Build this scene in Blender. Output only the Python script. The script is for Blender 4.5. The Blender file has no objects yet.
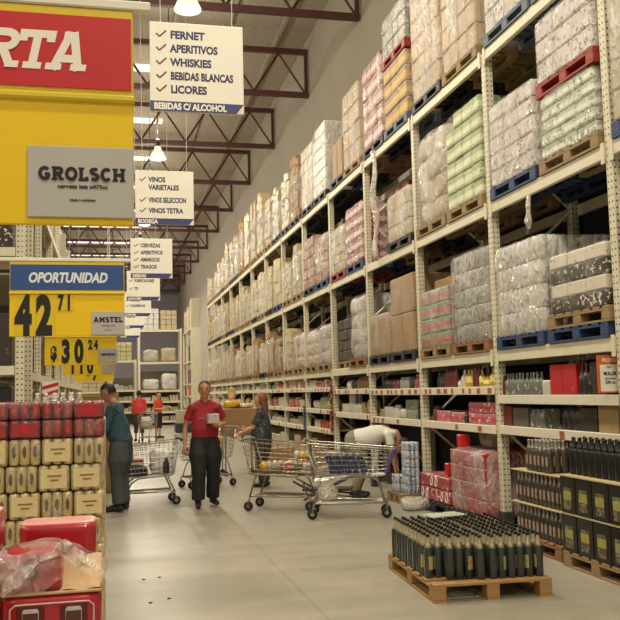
import bpy, bmesh, math, random
from mathutils import Vector, Matrix, noise as mnoise
PI=math.pi; S=bpy.context.scene; COL=S.collection
RND=random.Random(7)
def lin(h):
    h=h.lstrip('#'); o=[]
    for i in (0,2,4):
        c=int(h[i:i+2],16)/255; o.append(c/12.92 if c<=.04045 else ((c+.055)/1.055)**2.4)
    return (*o,1)
# ------------------------------------------------------------------ materials
MC={}
class NT:
    def __init__(s,name):
        s.m=bpy.data.materials.new(name); s.m.use_nodes=True; s.t=s.m.node_tree; s.t.nodes.clear()
        s.out=s.n('ShaderNodeOutputMaterial')
    def n(s,t,**k):
        x=s.t.nodes.new(t)
        for a,b in k.items():
            if a.startswith('i_'): x.inputs[a[2:].replace('_',' ')].default_value=b
            else: setattr(x,a,b)
        return x
    def l(s,a,b): s.t.links.new(a,b)
    def math(s,op,a,b=None,c=None):
        x=s.n('ShaderNodeMath',operation=op)
        for i,v in enumerate((a,b,c)):
            if v is None: continue
            if isinstance(v,(int,float)): x.inputs[i].default_value=v
            else: s.l(v,x.inputs[i])
        return x.outputs[0]
    def mix(s,f,a,b):
        x=s.n('ShaderNodeMix',data_type='RGBA')
        for i,v in ((0,f),(6,a),(7,b)):
            if isinstance(v,(int,float,tuple)): x.inputs[i].default_value=v
            else: s.l(v,x.inputs[i])
        return x.outputs[2]
    def noise(s,vec,scale,detail=3,dim='3D',w=None):
        x=s.n('ShaderNodeTexNoise',noise_dimensions=dim); x.inputs['Scale'].default_value=scale; x.inputs['Detail'].default_value=detail
        s.l(vec,x.inputs['Vector'])
        if w is not None: s.l(w,x.inputs['W'])
        return x.outputs['Fac']
    def bump(s,h,st,dist=.02):
        x=s.n('ShaderNodeBump'); x.inputs['Strength'].default_value=st; x.inputs['Distance'].default_value=dist; s.l(h,x.inputs['Height']); return x.outputs[0]
    def prin(s,**k):
        p=s.n('ShaderNodeBsdfPrincipled')
        for a,b in k.items():
            i=p.inputs[a.replace('_',' ')]
            if isinstance(b,(int,float,tuple)): i.default_value=b
            else: s.l(b,i)
        s.l(p.outputs[0],s.out.inputs[0]); return p
def mat(name,col,rough=.6,metal=0.,var=.12,scale=14.,bump=0.,coat=0.):
    if name in MC: return MC[name]
    t=NT(name); tc=t.n('ShaderNodeTexCoord').outputs['Object']
    c=lin(col); d=tuple(x*(1-2*var) for x in c[:3])+(1,); e=tuple(min(1,x*(1+var)) for x in c[:3])+(1,)
    f=t.noise(tc,scale); p=t.prin(Base_Color=t.mix(f,d,e),Roughness=rough,Metallic=metal,Coat_Weight=coat)
    if bump: t.l(t.bump(f,bump),p.inputs['Normal'])
    MC[name]=t.m; return t.m
def emis(name,col,st):
    if name in MC: return MC[name]
    t=NT(name); e=t.n('ShaderNodeEmission'); e.inputs[0].default_value=lin(col); e.inputs[1].default_value=st; t.l(e.outputs[0],t.out.inputs[0]); MC[name]=t.m; return t.m
def product(name,base,ink,band=None,amt=.5,rough=.45,scale=16.,bz=(-.25,.12)):
    """printed packaging: base colour, blotchy print in ink, a band of a second colour, each copy shifted by its own random number"""
    if name in MC: return MC[name]
    t=NT(name); tc=t.n('ShaderNodeTexCoord').outputs['Object']; r=t.n('ShaderNodeObjectInfo').outputs['Random']
    w=t.math('MULTIPLY',r,37.)
    n1=t.noise(tc,scale,2,'4D',w); n2=t.noise(tc,scale*2.7,1,'4D',w); n3=t.noise(tc,5,2,'4D',w)
    m=t.math('MULTIPLY',t.math('GREATER_THAN',n1,1-amt),t.math('GREATER_THAN',n2,.47))
    b=tuple(x*.86 for x in lin(base)[:3])+(1,); c=t.mix(t.math('MULTIPLY',n3,.55),b,tuple(x*.5 for x in b[:3])+(1,))
    if band:
        sp=t.n('ShaderNodeSeparateXYZ'); g=t.n('ShaderNodeTexCoord').outputs['Generated']; t.l(g,sp.inputs[0])
        k=t.math('MULTIPLY',t.math('GREATER_THAN',sp.outputs[2],.5+bz[0]),t.math('LESS_THAN',sp.outputs[2],.5+bz[1]))
        c=t.mix(k,c,lin(band))
    c=t.mix(m,c,lin(ink)); t.prin(Base_Color=c,Roughness=rough); MC[name]=t.m; return t.m
def film(name,col='#f4efe4',lo=.1,hi=.5,scale=9.,rough=.22):
    if name in MC: return MC[name]
    t=NT(name); tc=t.n('ShaderNodeTexCoord').outputs['Object']; r=t.math('MULTIPLY',t.n('ShaderNodeObjectInfo').outputs['Random'],23.)
    mp=t.n('ShaderNodeMapping'); mp.inputs['Scale'].default_value=(1,1,.55); mp.inputs['Rotation'].default_value=(.5,.3,.2); t.l(tc,mp.inputs[0])
    n=t.noise(mp.outputs[0],scale,4,'4D',r); n2=t.noise(mp.outputs[0],scale*.4,3,'4D',r); n3=t.noise(mp.outputs[0],scale*1.6,2,'4D',r)
    ridge=t.math('SUBTRACT',1.,t.math('MULTIPLY',t.math('ABSOLUTE',t.math('SUBTRACT',n3,.5)),9.)); ridge=t.math('MAXIMUM',ridge,0.)
    mr=t.n('ShaderNodeMapRange'); t.l(n2,mr.inputs[0]); mr.inputs[1].default_value=.42; mr.inputs[2].default_value=.7; mr.inputs[3].default_value=lo; mr.inputs[4].default_value=hi
    fac=t.math('MINIMUM',t.math('ADD',mr.outputs[0],t.math('MULTIPLY',ridge,lo*.9)),1.)
    p=t.n('ShaderNodeBsdfPrincipled'); p.inputs['Base Color'].default_value=lin(col); p.inputs['Roughness'].default_value=rough
    p.inputs['Specular IOR Level'].default_value=1.
    t.l(t.bump(t.math('ADD',n,t.math('MULTIPLY',ridge,.35)),.9,.06),p.inputs['Normal'])
    tr=t.n('ShaderNodeBsdfTransparent'); mx=t.n('ShaderNodeMixShader'); t.l(fac,mx.inputs[0]); t.l(tr.outputs[0],mx.inputs[1]); t.l(p.outputs[0],mx.inputs[2]); t.l(mx.outputs[0],t.out.inputs[0])
    MC[name]=t.m; return t.m
def wood(name,col,dark):
    if name in MC: return MC[name]
    t=NT(name); tc=t.n('ShaderNodeTexCoord').outputs['Object']; mp=t.n('ShaderNodeMapping'); mp.inputs['Scale'].default_value=(1.5,14,14); t.l(tc,mp.inputs[0])
    f=t.noise(mp.outputs[0],4,5); p=t.prin(Base_Color=t.mix(f,lin(dark),lin(col)),Roughness=.75); t.l(t.bump(f,.25,.01),p.inputs['Normal']); MC[name]=t.m; return t.m
def holes_mat():
    t=NT('perforated_cream_steel'); tc=t.n('ShaderNodeTexCoord').outputs['Object']; sp=t.n('ShaderNodeSeparateXYZ'); t.l(tc,sp.inputs[0])
    u=t.math('SUBTRACT',t.math('FRACT',t.math('MULTIPLY',sp.outputs[2],1/.06)),.5)
    def hole(ax):
        v=t.math('SUBTRACT',t.math('ABSOLUTE',sp.outputs[ax]),.024)
        d=t.math('ADD',t.math('POWER',t.math('MULTIPLY',u,.06),2.),t.math('POWER',v,2.))
        return t.math('LESS_THAN',d,.0095**2)
    g=t.n('ShaderNodeNewGeometry'); nn=t.n('ShaderNodeSeparateXYZ'); t.l(g.outputs['True Normal'],nn.inputs[0])
    fx=t.math('GREATER_THAN',t.math('ABSOLUTE',nn.outputs[0]),.6); fy=t.math('GREATER_THAN',t.math('ABSOLUTE',nn.outputs[1]),.6)
    m=t.math('ADD',t.math('MULTIPLY',hole(1),fx),t.math('MULTIPLY',hole(0),fy))
    f=t.noise(tc,6); c=t.mix(f,lin('#c4bda2'),lin('#dcd5ba'))
    t.prin(Base_Color=t.mix(m,c,lin('#14120e')),Roughness=.5); return t.m
CREAM=mat('cream_painted_steel','#d8d1b6',.5,0,.08,5); POST=holes_mat()
SHELF=mat('cream_shelf_steel','#d6cfb4',.5,0,.08,4)
WOOD=wood('pallet_wood','#a98f68','#77603f'); WOODR=wood('reddish_pallet_wood','#a3744a','#6b462b'); BLUEP=mat('blue_pallet_paint','#2f4168',.6,0,.18,9); BLACKP=mat('black_pallet_plastic','#24272e',.55,0,.2,9); REDP=mat('red_pallet_paint','#9c3524',.6,0,.2,9); GREYBLUE=mat('grey_blue_pallet_paint','#5c6b78',.6,0,.2,9)
PCOL={'straw':(wood('straw_pallet_wood','#b9935c','#85603a'),'straw coloured'),'wood':(WOOD,'wooden'),'red':(REDP,'red painted'),'blue':(BLUEP,'blue painted'),'black':(BLACKP,'black'),'rwood':(WOODR,'reddish wooden'),'grey':(GREYBLUE,'grey blue')}
WRAP=film('stretch_film','#e6e1d4',.12,.42,9.,.16); WRAPL=film('thin_stretch_film','#e6e1d4',.05,.25,9.,.16); WRAPH=film('heavy_white_film','#ece8de',.16,.6,7.,.12)
STEEL=mat('zinc_steel_tube','#a9a69c',.32,.85,.1,20); DARKT=mat('dark_steel_tube','#4b463f',.45,.7,.1,20); RUB=mat('black_rubber','#1c1b1a',.7); BLACK=mat('black_plastic','#161616',.5)
WHITE=mat('white_card','#ebe7d8',.6,0,.03,3); BROWN=product('brown_cardboard','#a98357','#8a6943',None,.28,.75,6.)
YEL=mat('yellow_sign_plastic','#ecc60c',.4,0,.04,2); REDS=mat('red_sign_plastic','#c4262c',.4,0,.05,2); BLUES=mat('blue_sign_plastic','#2f4f8c',.4,0,.05,2); GREYC=mat('grey_paper_card','#b5b2ac',.6,0,.04,3)
INK=mat('black_ink','#17140f',.6,0,.02); NAVY=mat('navy_ink','#302f55',.6,0,.02); TICK=mat('tick_red_ink','#7c3b30',.6,0,.02); PALE=mat('white_ink','#efeadd',.55,0,.02)
# ------------------------------------------------------------------ geometry helpers
class MB:
    def __init__(s): s.v=[]; s.f=[]; s.mi=[]; s.cur=0
    def add(s,vs,fs):
        o=len(s.v); s.v+= [tuple(v) for v in vs]; s.f+=[tuple(i+o for i in f) for f in fs]; s.mi+=[s.cur]*len(fs)
    def box(s,c,d,rz=0,bev=0):
        x,y,z=c; a,b,h=d[0]/2,d[1]/2,d[2]/2; cs,sn=math.cos(rz),math.sin(rz)
        P=lambda px,py,pz:(x+px*cs-py*sn,y+px*sn+py*cs,z+pz)
        if bev<=0:
            v=[P(i*a,j*b,k*h) for i in(-1,1) for j in(-1,1) for k in(-1,1)]
            s.add(v,[(0,1,3,2),(4,6,7,5),(0,4,5,1),(2,3,7,6),(0,2,6,4),(1,5,7,3)])
        else:
            e=min(bev,a*.9,b*.9,h*.9); v=[]; idx={}
            for i in(-1,1):
                for j in(-1,1):
                    for k in(-1,1):
                        idx[i,j,k]=len(v); v+= [P(i*a,j*(b-e),k*(h-e)),P(i*(a-e),j*b,k*(h-e)),P(i*(a-e),j*(b-e),k*h)]
            g=lambda i,j,k,t:idx[i,j,k]+t; f=[]
            f+=[(g(q,-1,-1,0),g(q,1,-1,0),g(q,1,1,0),g(q,-1,1,0))[::q] for q in(-1,1)]
            f+=[(g(-1,q,-1,1),g(1,q,-1,1),g(1,q,1,1),g(-1,q,1,1))[::-q] for q in(-1,1)]
            f+=[(g(-1,-1,q,2),g(1,-1,q,2),g(1,1,q,2),g(-1,1,q,2))[::q] for q in(-1,1)]
            for p in(-1,1):
                for q in(-1,1):
                    f+=[(g(p,q,-1,0),g(p,q,1,0),g(p,q,1,1),g(p,q,-1,1))[::p*q],(g(p,-1,q,0),g(p,1,q,0),g(p,1,q,2),g(p,-1,q,2))[::-p*q],(g(-1,p,q,1),g(1,p,q,1),g(1,p,q,2),g(-1,p,q,2))[::p*q]]
                    for k in(-1,1): f.append((g(p,q,k,0),g(p,q,k,1),g(p,q,k,2))[::p*q*k])
            s.add(v,f)
    def lathe(s,prof,c=(0,0,0),n=12,axis='z',cap=True):
        v=[]
        for r,h in prof:
            for i in range(n):
                a=2*PI*i/n; p=(r*math.cos(a),r*math.sin(a),h)
                if axis=='y': p=(p[0],p[2],p[1])
                if axis=='x': p=(p[2],p[0],p[1])
                v.append((p[0]+c[0],p[1]+c[1],p[2]+c[2]))
        f=[(j*n+i,j*n+(i+1)%n,(j+1)*n+(i+1)%n,(j+1)*n+i) for j in range(len(prof)-1) for i in range(n)]
        if axis=='y': f=[q[::-1] for q in f]
        if cap:
            b=tuple(range(n)); t=tuple((len(prof)-1)*n+i for i in range(n)); f+= [b[::-1],t] if axis!='y' else [b,t[::-1]]
        s.add(v,f)
    def tube(s,pts,r,n=6,closed=False):
        """sweep a ring (radius r, or one per point, or (ra,rb) pairs) along pts"""
        pts=[Vector(p) for p in pts]; L=len(pts); rs=r if isinstance(r,list) else [r]*L; v=[]; ref=None
        for i,p in enumerate(pts):
            if closed: d=pts[(i+1)%L]-pts[i-1]
            else: d=pts[min(i+1,L-1)]-pts[max(i-1,0)]
            d.normalize()
            if ref is None: ref=Vector((1,0,0)) if abs(d.x)<.8 else Vector((0,1,0))
            a=(ref-d*ref.dot(d)).normalized(); b=d.cross(a); ref=a
            ra,rb=rs[i] if isinstance(rs[i],tuple) else (rs[i],rs[i])
            for k in range(n):
                t=2*PI*k/n; v.append(p+a*ra*math.cos(t)+b*rb*math.sin(t))
        f=[(j*n+i,j*n+(i+1)%n,((j+1)%L)*n+(i+1)%n,((j+1)%L)*n+i) for j in range(L if closed else L-1) for i in range(n)]
        if not closed: f+=[tuple(range(n))[::-1],tuple((L-1)*n+i for i in range(n))]
        s.add(v,f)
    def ball(s,c,r,n=12,m=8):
        rx,ry,rz=r if isinstance(r,tuple) else (r,r,r); v=[(c[0],c[1],c[2]-rz)]
        for j in range(1,m):
            a=-PI/2+PI*j/m
            for i in range(n): v.append((c[0]+rx*math.cos(a)*math.cos(2*PI*i/n),c[1]+ry*math.cos(a)*math.sin(2*PI*i/n),c[2]+rz*math.sin(a)))
        v.append((c[0],c[1],c[2]+rz)); f=[(0,1+(i+1)%n,1+i) for i in range(n)]
        f+=[(1+j*n+i,1+j*n+(i+1)%n,1+(j+1)*n+(i+1)%n,1+(j+1)*n+i) for j in range(m-2) for i in range(n)]
        f+=[(len(v)-1,1+(m-2)*n+i,1+(m-2)*n+(i+1)%n) for i in range(n)]; s.add(v,f)
    def mesh(s,name,mats,smooth=False):
        me=bpy.data.meshes.new(name); me.from_pydata(s.v,[],s.f); me.update()
        for m in (mats if isinstance(mats,(list,tuple)) else [mats]): me.materials.append(m)
        me.polygons.foreach_set('material_index',s.mi)
        if smooth: me.polygons.foreach_set('use_smooth',[True]*len(me.polygons))
        return me
def link(name,me,parent=None,loc=(0,0,0),rz=0,label=None):
    o=bpy.data.objects.new(name,me); COL.objects.link(o); o.location=loc; o.rotation_euler=(0,0,rz)
    if parent: o.parent=parent
    if label: o['label']=label
    return o
def part(name,mb,m,parent,loc=(0,0,0),rz=0,smooth=False,label=None): return link(name,mb.mesh(name,m,smooth),parent,loc,rz,label)
def tag(o,label,cat,group=None):
    o['label']=label; o['category']=cat
    if group: o['group']=group
    return o
def thing(name,label,cat,loc=(0,0,0),rz=0,group=None): return tag(link(name,None,None,loc,rz),label,cat,group)
def struct(name,mb,m,parent=None):
    o=part(name,mb,m,parent)
    if not parent: o['kind']='structure'
    return o
def clone(root,loc,rz=0,label=None,group=None):
    r=root.copy(); COL.objects.link(r); r.location=loc; r.rotation_euler=(0,0,rz)
    if label: r['label']=label
    if group: r['group']=group
    def rec(a,b):
        for ch in list(a.children):
            if ch==b: continue
            c=ch.copy(); COL.objects.link(c); c.parent=b; rec(ch,c)
    rec(root,r); return r
BX={}
def boxmesh(name,d,m,bev=.012):
    k=(name,tuple(round(x,3) for x in d),m.name)
    if k not in BX:
        b=MB(); b.box((0,0,0),d,0,bev); BX[k]=b.mesh(name,m)
    return BX[k]
def lump(name,d,m,seed,amp=.03,cuts=7,power=5.,openb=False,freq=3.,smooth=True):
    """a rounded, wrinkled box: sacks, bags, stretch film"""
    bm=bmesh.new(); bmesh.ops.create_cube(bm,size=2); bmesh.ops.subdivide_edges(bm,edges=bm.edges[:],cuts=cuts,use_grid_fill=True)
    if openb: bmesh.ops.delete(bm,geom=[f for f in bm.faces if f.calc_center_median().z<-.99],context='FACES')
    for v in bm.verts:
        p=v.co.copy(); l=(abs(p.x)**power+abs(p.y)**power+abs(p.z)**power)**(1/power); q=p/l
        q=Vector((q.x*d[0]/2,q.y*d[1]/2,q.z*d[2]/2)); nn=mnoise.noise_vector(q*freq+Vector((seed*3.1,seed*1.7,seed)))
        e=q+nn*amp
        if openb and p.z<-.99: e.z=-d[2]/2
        v.co=e
    me=bpy.data.meshes.new(name); bm.to_mesh(me); bm.free(); me.materials.append(m)
    if smooth: me.polygons.foreach_set('use_smooth',[True]*len(me.polygons))
    return me
def text(name,s,size,parent,loc,m,bold=0.,shear=0.,sx=1.,align='LEFT',rot=(PI/2,0,0)):
    c=bpy.data.curves.new(name,'FONT'); c.body=s; c.size=size; c.offset=bold*size; c.shear=shear; c.align_x=align; c.extrude=.0006; c.materials.append(m); c.resolution_u=3
    o=bpy.data.objects.new('tmp',c); COL.objects.link(o); dg=bpy.context.evaluated_depsgraph_get(); me=bpy.data.meshes.new_from_object(o.evaluated_get(dg)); bpy.data.objects.remove(o)
    o=bpy.data.objects.new(name,me); COL.objects.link(o); o.parent=parent; o.location=loc; o.rotation_euler=rot; o.scale=(sx,1,1); return o
# slab-serif capitals made of strokes: (width, strokes, serif bars)
def arc(cx,cy,rx,ry,a0,a1,n=10): return [(cx+rx*math.cos(math.radians(a0+(a1-a0)*i/n)),cy+ry*math.sin(math.radians(a0+(a1-a0)*i/n))) for i in range(n+1)]
GW=.2;GH=GW/2
GL={'O':(.86,[arc(.43,.5,.33,.4,0,360,20)],[]),
'F':(.72,[[(.2,0),(.2,1)],[(.1,1-GH),(.68,1-GH)],[(.2,.48),(.52,.48)],[(.62,1),(.62,.7)]],[(0,.42,0),(0,.2,1)]),
'E':(.74,[[(.2,0),(.2,1)],[(.1,1-GH),(.68,1-GH)],[(.1,GH),(.7,GH)],[(.2,.5),(.52,.5)],[(.62,1),(.62,.72)],[(.64,0),(.64,.28)]],[(0,.2,0),(0,.2,1)]),
'R':(.9,[[(.22,0),(.22,1)],[(.1,1-GH),(.5,1-GH)]+arc(.5,.71,.22,.19,90,-90,8)+[(.2,.5)],[(.45,.5),(.7,.05)]],[(0,.42,0),(.58,.9,0),(0,.2,1)]),
'T':(.84,[[(.42,0),(.42,1)],[(.03,1-GH),(.81,1-GH)],[(.09,1),(.09,.7)],[(.75,1),(.75,.7)]],[(.2,.64,0)]),
'A':(.98,[[(.18,0),(.46,1)],[(.8,0),(.52,1)],[(.28,.3),(.7,.3)]],[(0,.38,0),(.6,.98,0),(.3,.6,1)]),
'G':(.86,[arc(.45,.5,.33,.4,45,330,18)+[(.74,.42),(.46,.42)]],[]),
'L':(.72,[[(.2,0),(.2,1)],[(.1,GH),(.66,GH)],[(.61,0),(.61,.32)]],[(0,.42,1),(0,.2,0)]),
'S':(.72,[arc(.36,.72,.24,.18,40,270,10)+arc(.36,.3,.26,.2,90,-140,10)],[]),
'C':(.8,[arc(.44,.5,.32,.4,48,312,18)],[]),
'H':(.94,[[(.2,0),(.2,1)],[(.74,0),(.74,1)],[(.2,.5),(.74,.5)]],[(0,.4,0),(0,.4,1),(.54,.94,0),(.54,.94,1)]),
'M':(1.1,[[(.2,0),(.2,1)],[(.9,0),(.9,1)],[(.24,.95),(.55,.3),(.86,.95)]],[(0,.4,0),(.7,1.1,0),(0,.2,1),(.9,1.1,1)])}
def slab(name,word,h,parent,loc,m,shear=0,center=False,sx=1.,gap=.08,right=False,bw=1.):
    gh=GH*bw
    tot=sum(GL[c][0]+gap for c in word)*h*sx; x0=-tot/2 if center else (-tot if right else 0)
    for ch in word:
        w,st,se=GL[ch]; b=MB(); k=[0]
        def quad(P): 
            y=-.0008*k[0]/10; k[0]+=1
            b.add([((px+shear*py)*h*sx,y,py*h) for px,py in P],[tuple(range(len(P)))])
        for L in st:
            for i,((ax,ay),(bx,by)) in enumerate(zip(L[:-1],L[1:])):
                dx,dy=bx-ax,by-ay; q=math.hypot(dx,dy); nx,ny=-dy/q*gh,dx/q*gh
                quad([(ax+nx,ay+ny),(ax-nx,ay-ny),(bx-nx,by-ny),(bx+nx,by+ny)])
                if i: quad([(ax+gh*math.cos(t*PI/4),ay+gh*math.sin(t*PI/4)) for t in range(8)])
        for a,c,y in se:
            lo,hi=(0,.17) if y==0 else (.83,1); quad([(a,lo),(c,lo),(c,hi),(a,hi)])
        o=part('letter',b,m,parent,(loc[0]+x0,loc[1],loc[2])); x0+=(w+gap)*h*sx
ORD='first second third fourth fifth sixth seventh eighth ninth tenth eleventh twelfth thirteenth fourteenth fifteenth sixteenth'.split()
# ------------------------------------------------------------------ camera (recovered from the photo's vanishing points)
f,p,y,r,h=871.776,.0929,.2263,-.0242,1.6169
fw=Vector((math.sin(y)*math.cos(p),math.cos(y)*math.cos(p),math.sin(p))); rt=Vector((math.cos(y),-math.sin(y),0)); up=rt.cross(fw)
r2=rt*math.cos(r)+up*math.sin(r); u2=-rt*math.sin(r)+up*math.cos(r)
cam=bpy.data.cameras.new('camera'); cam.lens=f/620*36; cam.sensor_width=36; cam.clip_end=200; co=bpy.data.objects.new('camera',cam); COL.objects.link(co)
mw=Matrix((r2,u2,-fw)).transposed().to_4x4(); mw.translation=(0,0,h); co.matrix_world=mw; S.camera=co
S.view_settings.view_transform='Standard'; S.view_settings.look='None'; S.view_settings.gamma=1; S.view_settings.exposure=-.08; S.view_settings.use_curve_mapping=False
# ------------------------------------------------------------------ setting
XW=5.85; XL=-16.; YB=78.; ZR=12.25
def floor_mat():
    t=NT('polished_concrete'); tc=t.n('ShaderNodeTexCoord').outputs['Object']; sp=t.n('ShaderNodeSeparateXYZ'); t.l(tc,sp.inputs[0])
    n=t.noise(tc,.9,5); n2=t.noise(tc,9,4); mp=t.n('ShaderNodeMapping'); mp.inputs['Scale'].default_value=(.5,2.2,1); t.l(tc,mp.inputs[0]); n3=t.noise(mp.outputs[0],1.2,3)
    f=t.math('ADD',t.math('MULTIPLY',n,.4),t.math('ADD',t.math('MULTIPLY',n2,.15),t.math('MULTIPLY',n3,.45)))
    mr=t.n('ShaderNodeMapRange'); t.l(f,mr.inputs[0]); mr.inputs[1].default_value=.3; mr.inputs[2].default_value=.7
    c=t.mix(mr.outputs[0],lin('#8a8575'),lin('#aaa492'))
    def joint(ax,per,off):
        u=t.math('FRACT',t.math('MULTIPLY',t.math('ADD',sp.outputs[ax],off),1/per)); return t.math('LESS_THAN',u,.008/per)
    j=t.math('MAXIMUM',joint(0,4.6,3.1),joint(1,4.6,1.35))
    c=t.mix(t.math('MULTIPLY',j,.7),c,lin('#5d5444'))
    p=t.prin(Base_Color=c,Roughness=t.math('ADD',t.math('MULTIPLY',n2,.25),.22)); p.inputs['Specular IOR Level'].default_value=.5; return t.m
def wall_mat(name,a,b,corr=0.):
    t=NT(name); tc=t.n('ShaderNodeTexCoord').outputs['Object']; n=t.noise(tc,.8,4); p=t.prin(Base_Color=t.mix(n,lin(a),lin(b)),Roughness=.8)
    if corr:
        w=t.n('ShaderNodeTexWave'); w.wave_type='BANDS'; w.bands_direction='X'; w.inputs['Scale'].default_value=corr; t.l(tc,w.inputs['Vector']); t.l(t.bump(w.outputs[1],.5,.05),p.inputs['Normal'])
    return t.m
b=MB(); b.box(((XL+XW)/2,(YB-8)/2,-.1),(XW-XL,YB+8,.2)); struct('floor',b,floor_mat())
b=MB(); b.box((XW+.1,(YB-8)/2,ZR/2),(.2,YB+8,ZR)); struct('wall_right',b,wall_mat('wall_paint','#a39b8c','#b0a898'))
b=MB(); b.box(((XL+XW)/2,YB+.1,ZR/2),(XW-XL,.2,ZR)); struct('wall_back',b,wall_mat('back_wall_paint','#9a94a2','#aaa4b2'))
b=MB(); b.box((XL-.1,(YB-8)/2,ZR/2),(.2,YB+8,ZR)); struct('wall_left',b,wall_mat('far_wall_paint','#9b9282','#aaa08e'))
b=MB(); b.box(((XL+XW)/2,(YB-8)/2,ZR+.05),(XW-XL,YB+8,.1)); struct('ceiling',b,wall_mat('roof_sheet','#a79d8c','#b5ab99',5.))
MAROON=mat('maroon_truss_paint','#56302c',.6,0,.15,4)
for i in range(13):
    b=MB(); x=4.9-1.55*i; b.box((x,(YB-8)/2,ZR-.09),(.07,YB+8,.16)); struct('trim_%d'%(i+1),b,mat('purlin_paint','#a3988a',.6))
for i in range(11):                                        # skylight strips in the roof
    b=MB(); b.box((-6.2,28-5.56*2+5.56*i,ZR-.02),(16.4,.55,.05)); struct('window_%d'%(i+1),b,emis('skylight_panel','#fff3e6',1.5))
for k in range(-1,11):
    Y=19.3+5.56*k
    t=thing('roof_truss','dark maroon steel roof truss, '+ORD[k+1]+' from the front of the hall','truss',(0,Y,10.48))
    x0,x1=XL+.05,XW-.03
    for nm,z in (('bottom_chord',0),('top_chord',1.33)):
        b=MB(); b.box(((x0+x1)/2,0,z),(x1-x0,.14,.15)); part(nm,b,MAROON,t)
    b=MB(); b.box((x1-.05,0,.66),(.09,.1,1.2)); part('end_post',b,MAROON,t)
    n=14; st=(x1-x0)/n
    for j in range(n):
        a=x1-.1-st*j; c=a-st/2; e=a-st+.03
        for q,w in (((a,0.08),(c,1.25)),((c,1.25),(e,.08))):
            if k>5 and j>8: continue
            b=MB(); b.tube([(q[0],0,q[1]),(w[0],0,w[1])],.035,4); part('diagonal',b,MAROON,t)
# high-bay lamps with their lights, plus an added uplight over each
BULB=emis('lamp_glow','#fff0cf',14.); REFL=emis('glowing_lamp_dome','#ffe9c4',1.5)
names={(1.5,16.6):'glowing dome lamp hanging over the first white list sign',(1.5,27.7):'glowing dome lamp hanging above the second white list sign'}
LB=MB(); LB.lathe([(.06,.42),(.1,.4),(.12,.3),(.2,.18),(.27,.02),(.27,0)],n=20,cap=False); LME=LB.mesh('reflector',REFL,True)
LC=MB(); LC.lathe([(.02,.0),(.2,.0),(.24,.03),(.2,.1),(.09,.22),(.03,.25)],n=20); LCM=LC.mesh('bulb',BULB,True)
LD=MB(); LD.lathe([(.07,.4),(.08,.62),(.03,.66),(.012,.7),(.012,ZR-9.05)],n=8); LDM=LD.mesh('hanging_rod',DARKT)
LP=[(x,5.5+5.55*k) for x in (1.5,-7.) for k in range(-2,12)]
for n_,(x,Y) in enumerate(LP):
    row='over the aisle of the long rack' if x>0 else 'beyond the price boards'
    lb=names.get((x,round(Y,1)),'dome lamp hanging '+row+', '+ORD[n_%14]+' of its row')
    t=thing('high_bay_lamp',lb,'lamp',(x,Y,9.13),0,'high bay lamps'); link('reflector',LME,t); link('bulb',LCM,t); link('hanging_rod',LDM,t)
    L=bpy.data.lights.new('lamp_light','AREA'); L.shape='DISK'; L.size=.5; L.energy=250 if x>0 else 170; L.color=(1,.905,.74); L.spread=PI*.94
    o=bpy.data.objects.new('lamp_light',L); COL.objects.link(o); o.parent=t; o.location=(0,0,-.03)
    L=bpy.data.lights.new('added_uplight','POINT'); L.shadow_soft_size=.2; L.energy=175; L.color=(1,.905,.74); o=bpy.data.objects.new('added_uplight',L); COL.objects.link(o); o.parent=t; o.location=(0,0,.95)  # added point light above the dome to brighten roof and upper walls
w=bpy.data.worlds.new('world'); S.world=w; w.use_nodes=True; w.node_tree.nodes['Background'].inputs[0].default_value=lin('#fff0d2'); w.node_tree.nodes['Background'].inputs[1].default_value=.5
# ------------------------------------------------------------------ the long pallet rack
XF=4.29; P=[4.25+2.5*k for k in range(16)]; LV=[2.03,3.74,5.555]; XR=5.42
def shelves(k): return [1.52,1.18] if k<=1 else ([1.62,1.17] if k<=3 else ([1.64,1.2] if k==4 else [1.69,1.24,.84]))
POSTM=MB(); POSTM.box((0,0,2.77),(.1,.1,5.54),0,.006); POSTME=POSTM.mesh('post',POST)
FOOT=mat('dark_post_guard','#3a3b38',.6)
STRIP=mat('price_strip','#ddd6c2',.5,0,.03,3); TAGM=mat('orange_price_tag','#a9623c',.6,0,.2,30)
def frame(parent,Y):
    link('post',POSTME,parent,(XF+.05,Y,0)); link('post',POSTME,parent,(XR-.06,Y,0))
    b=MB(); b.box((XF+.05,Y,.11),(.14,.14,.22),0,.01); part('post_guard',b,FOOT,parent)
    for i in range(6):
        a=.3+i*.85; b=MB(); b.tube([(XF+.1,Y,a),(XR-.1,Y,a+.8)] if i%2 else [(XR-.1,Y,a),(XF+.1,Y,a+.8)],.018,4); part('brace',b,CREAM,parent)
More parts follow.
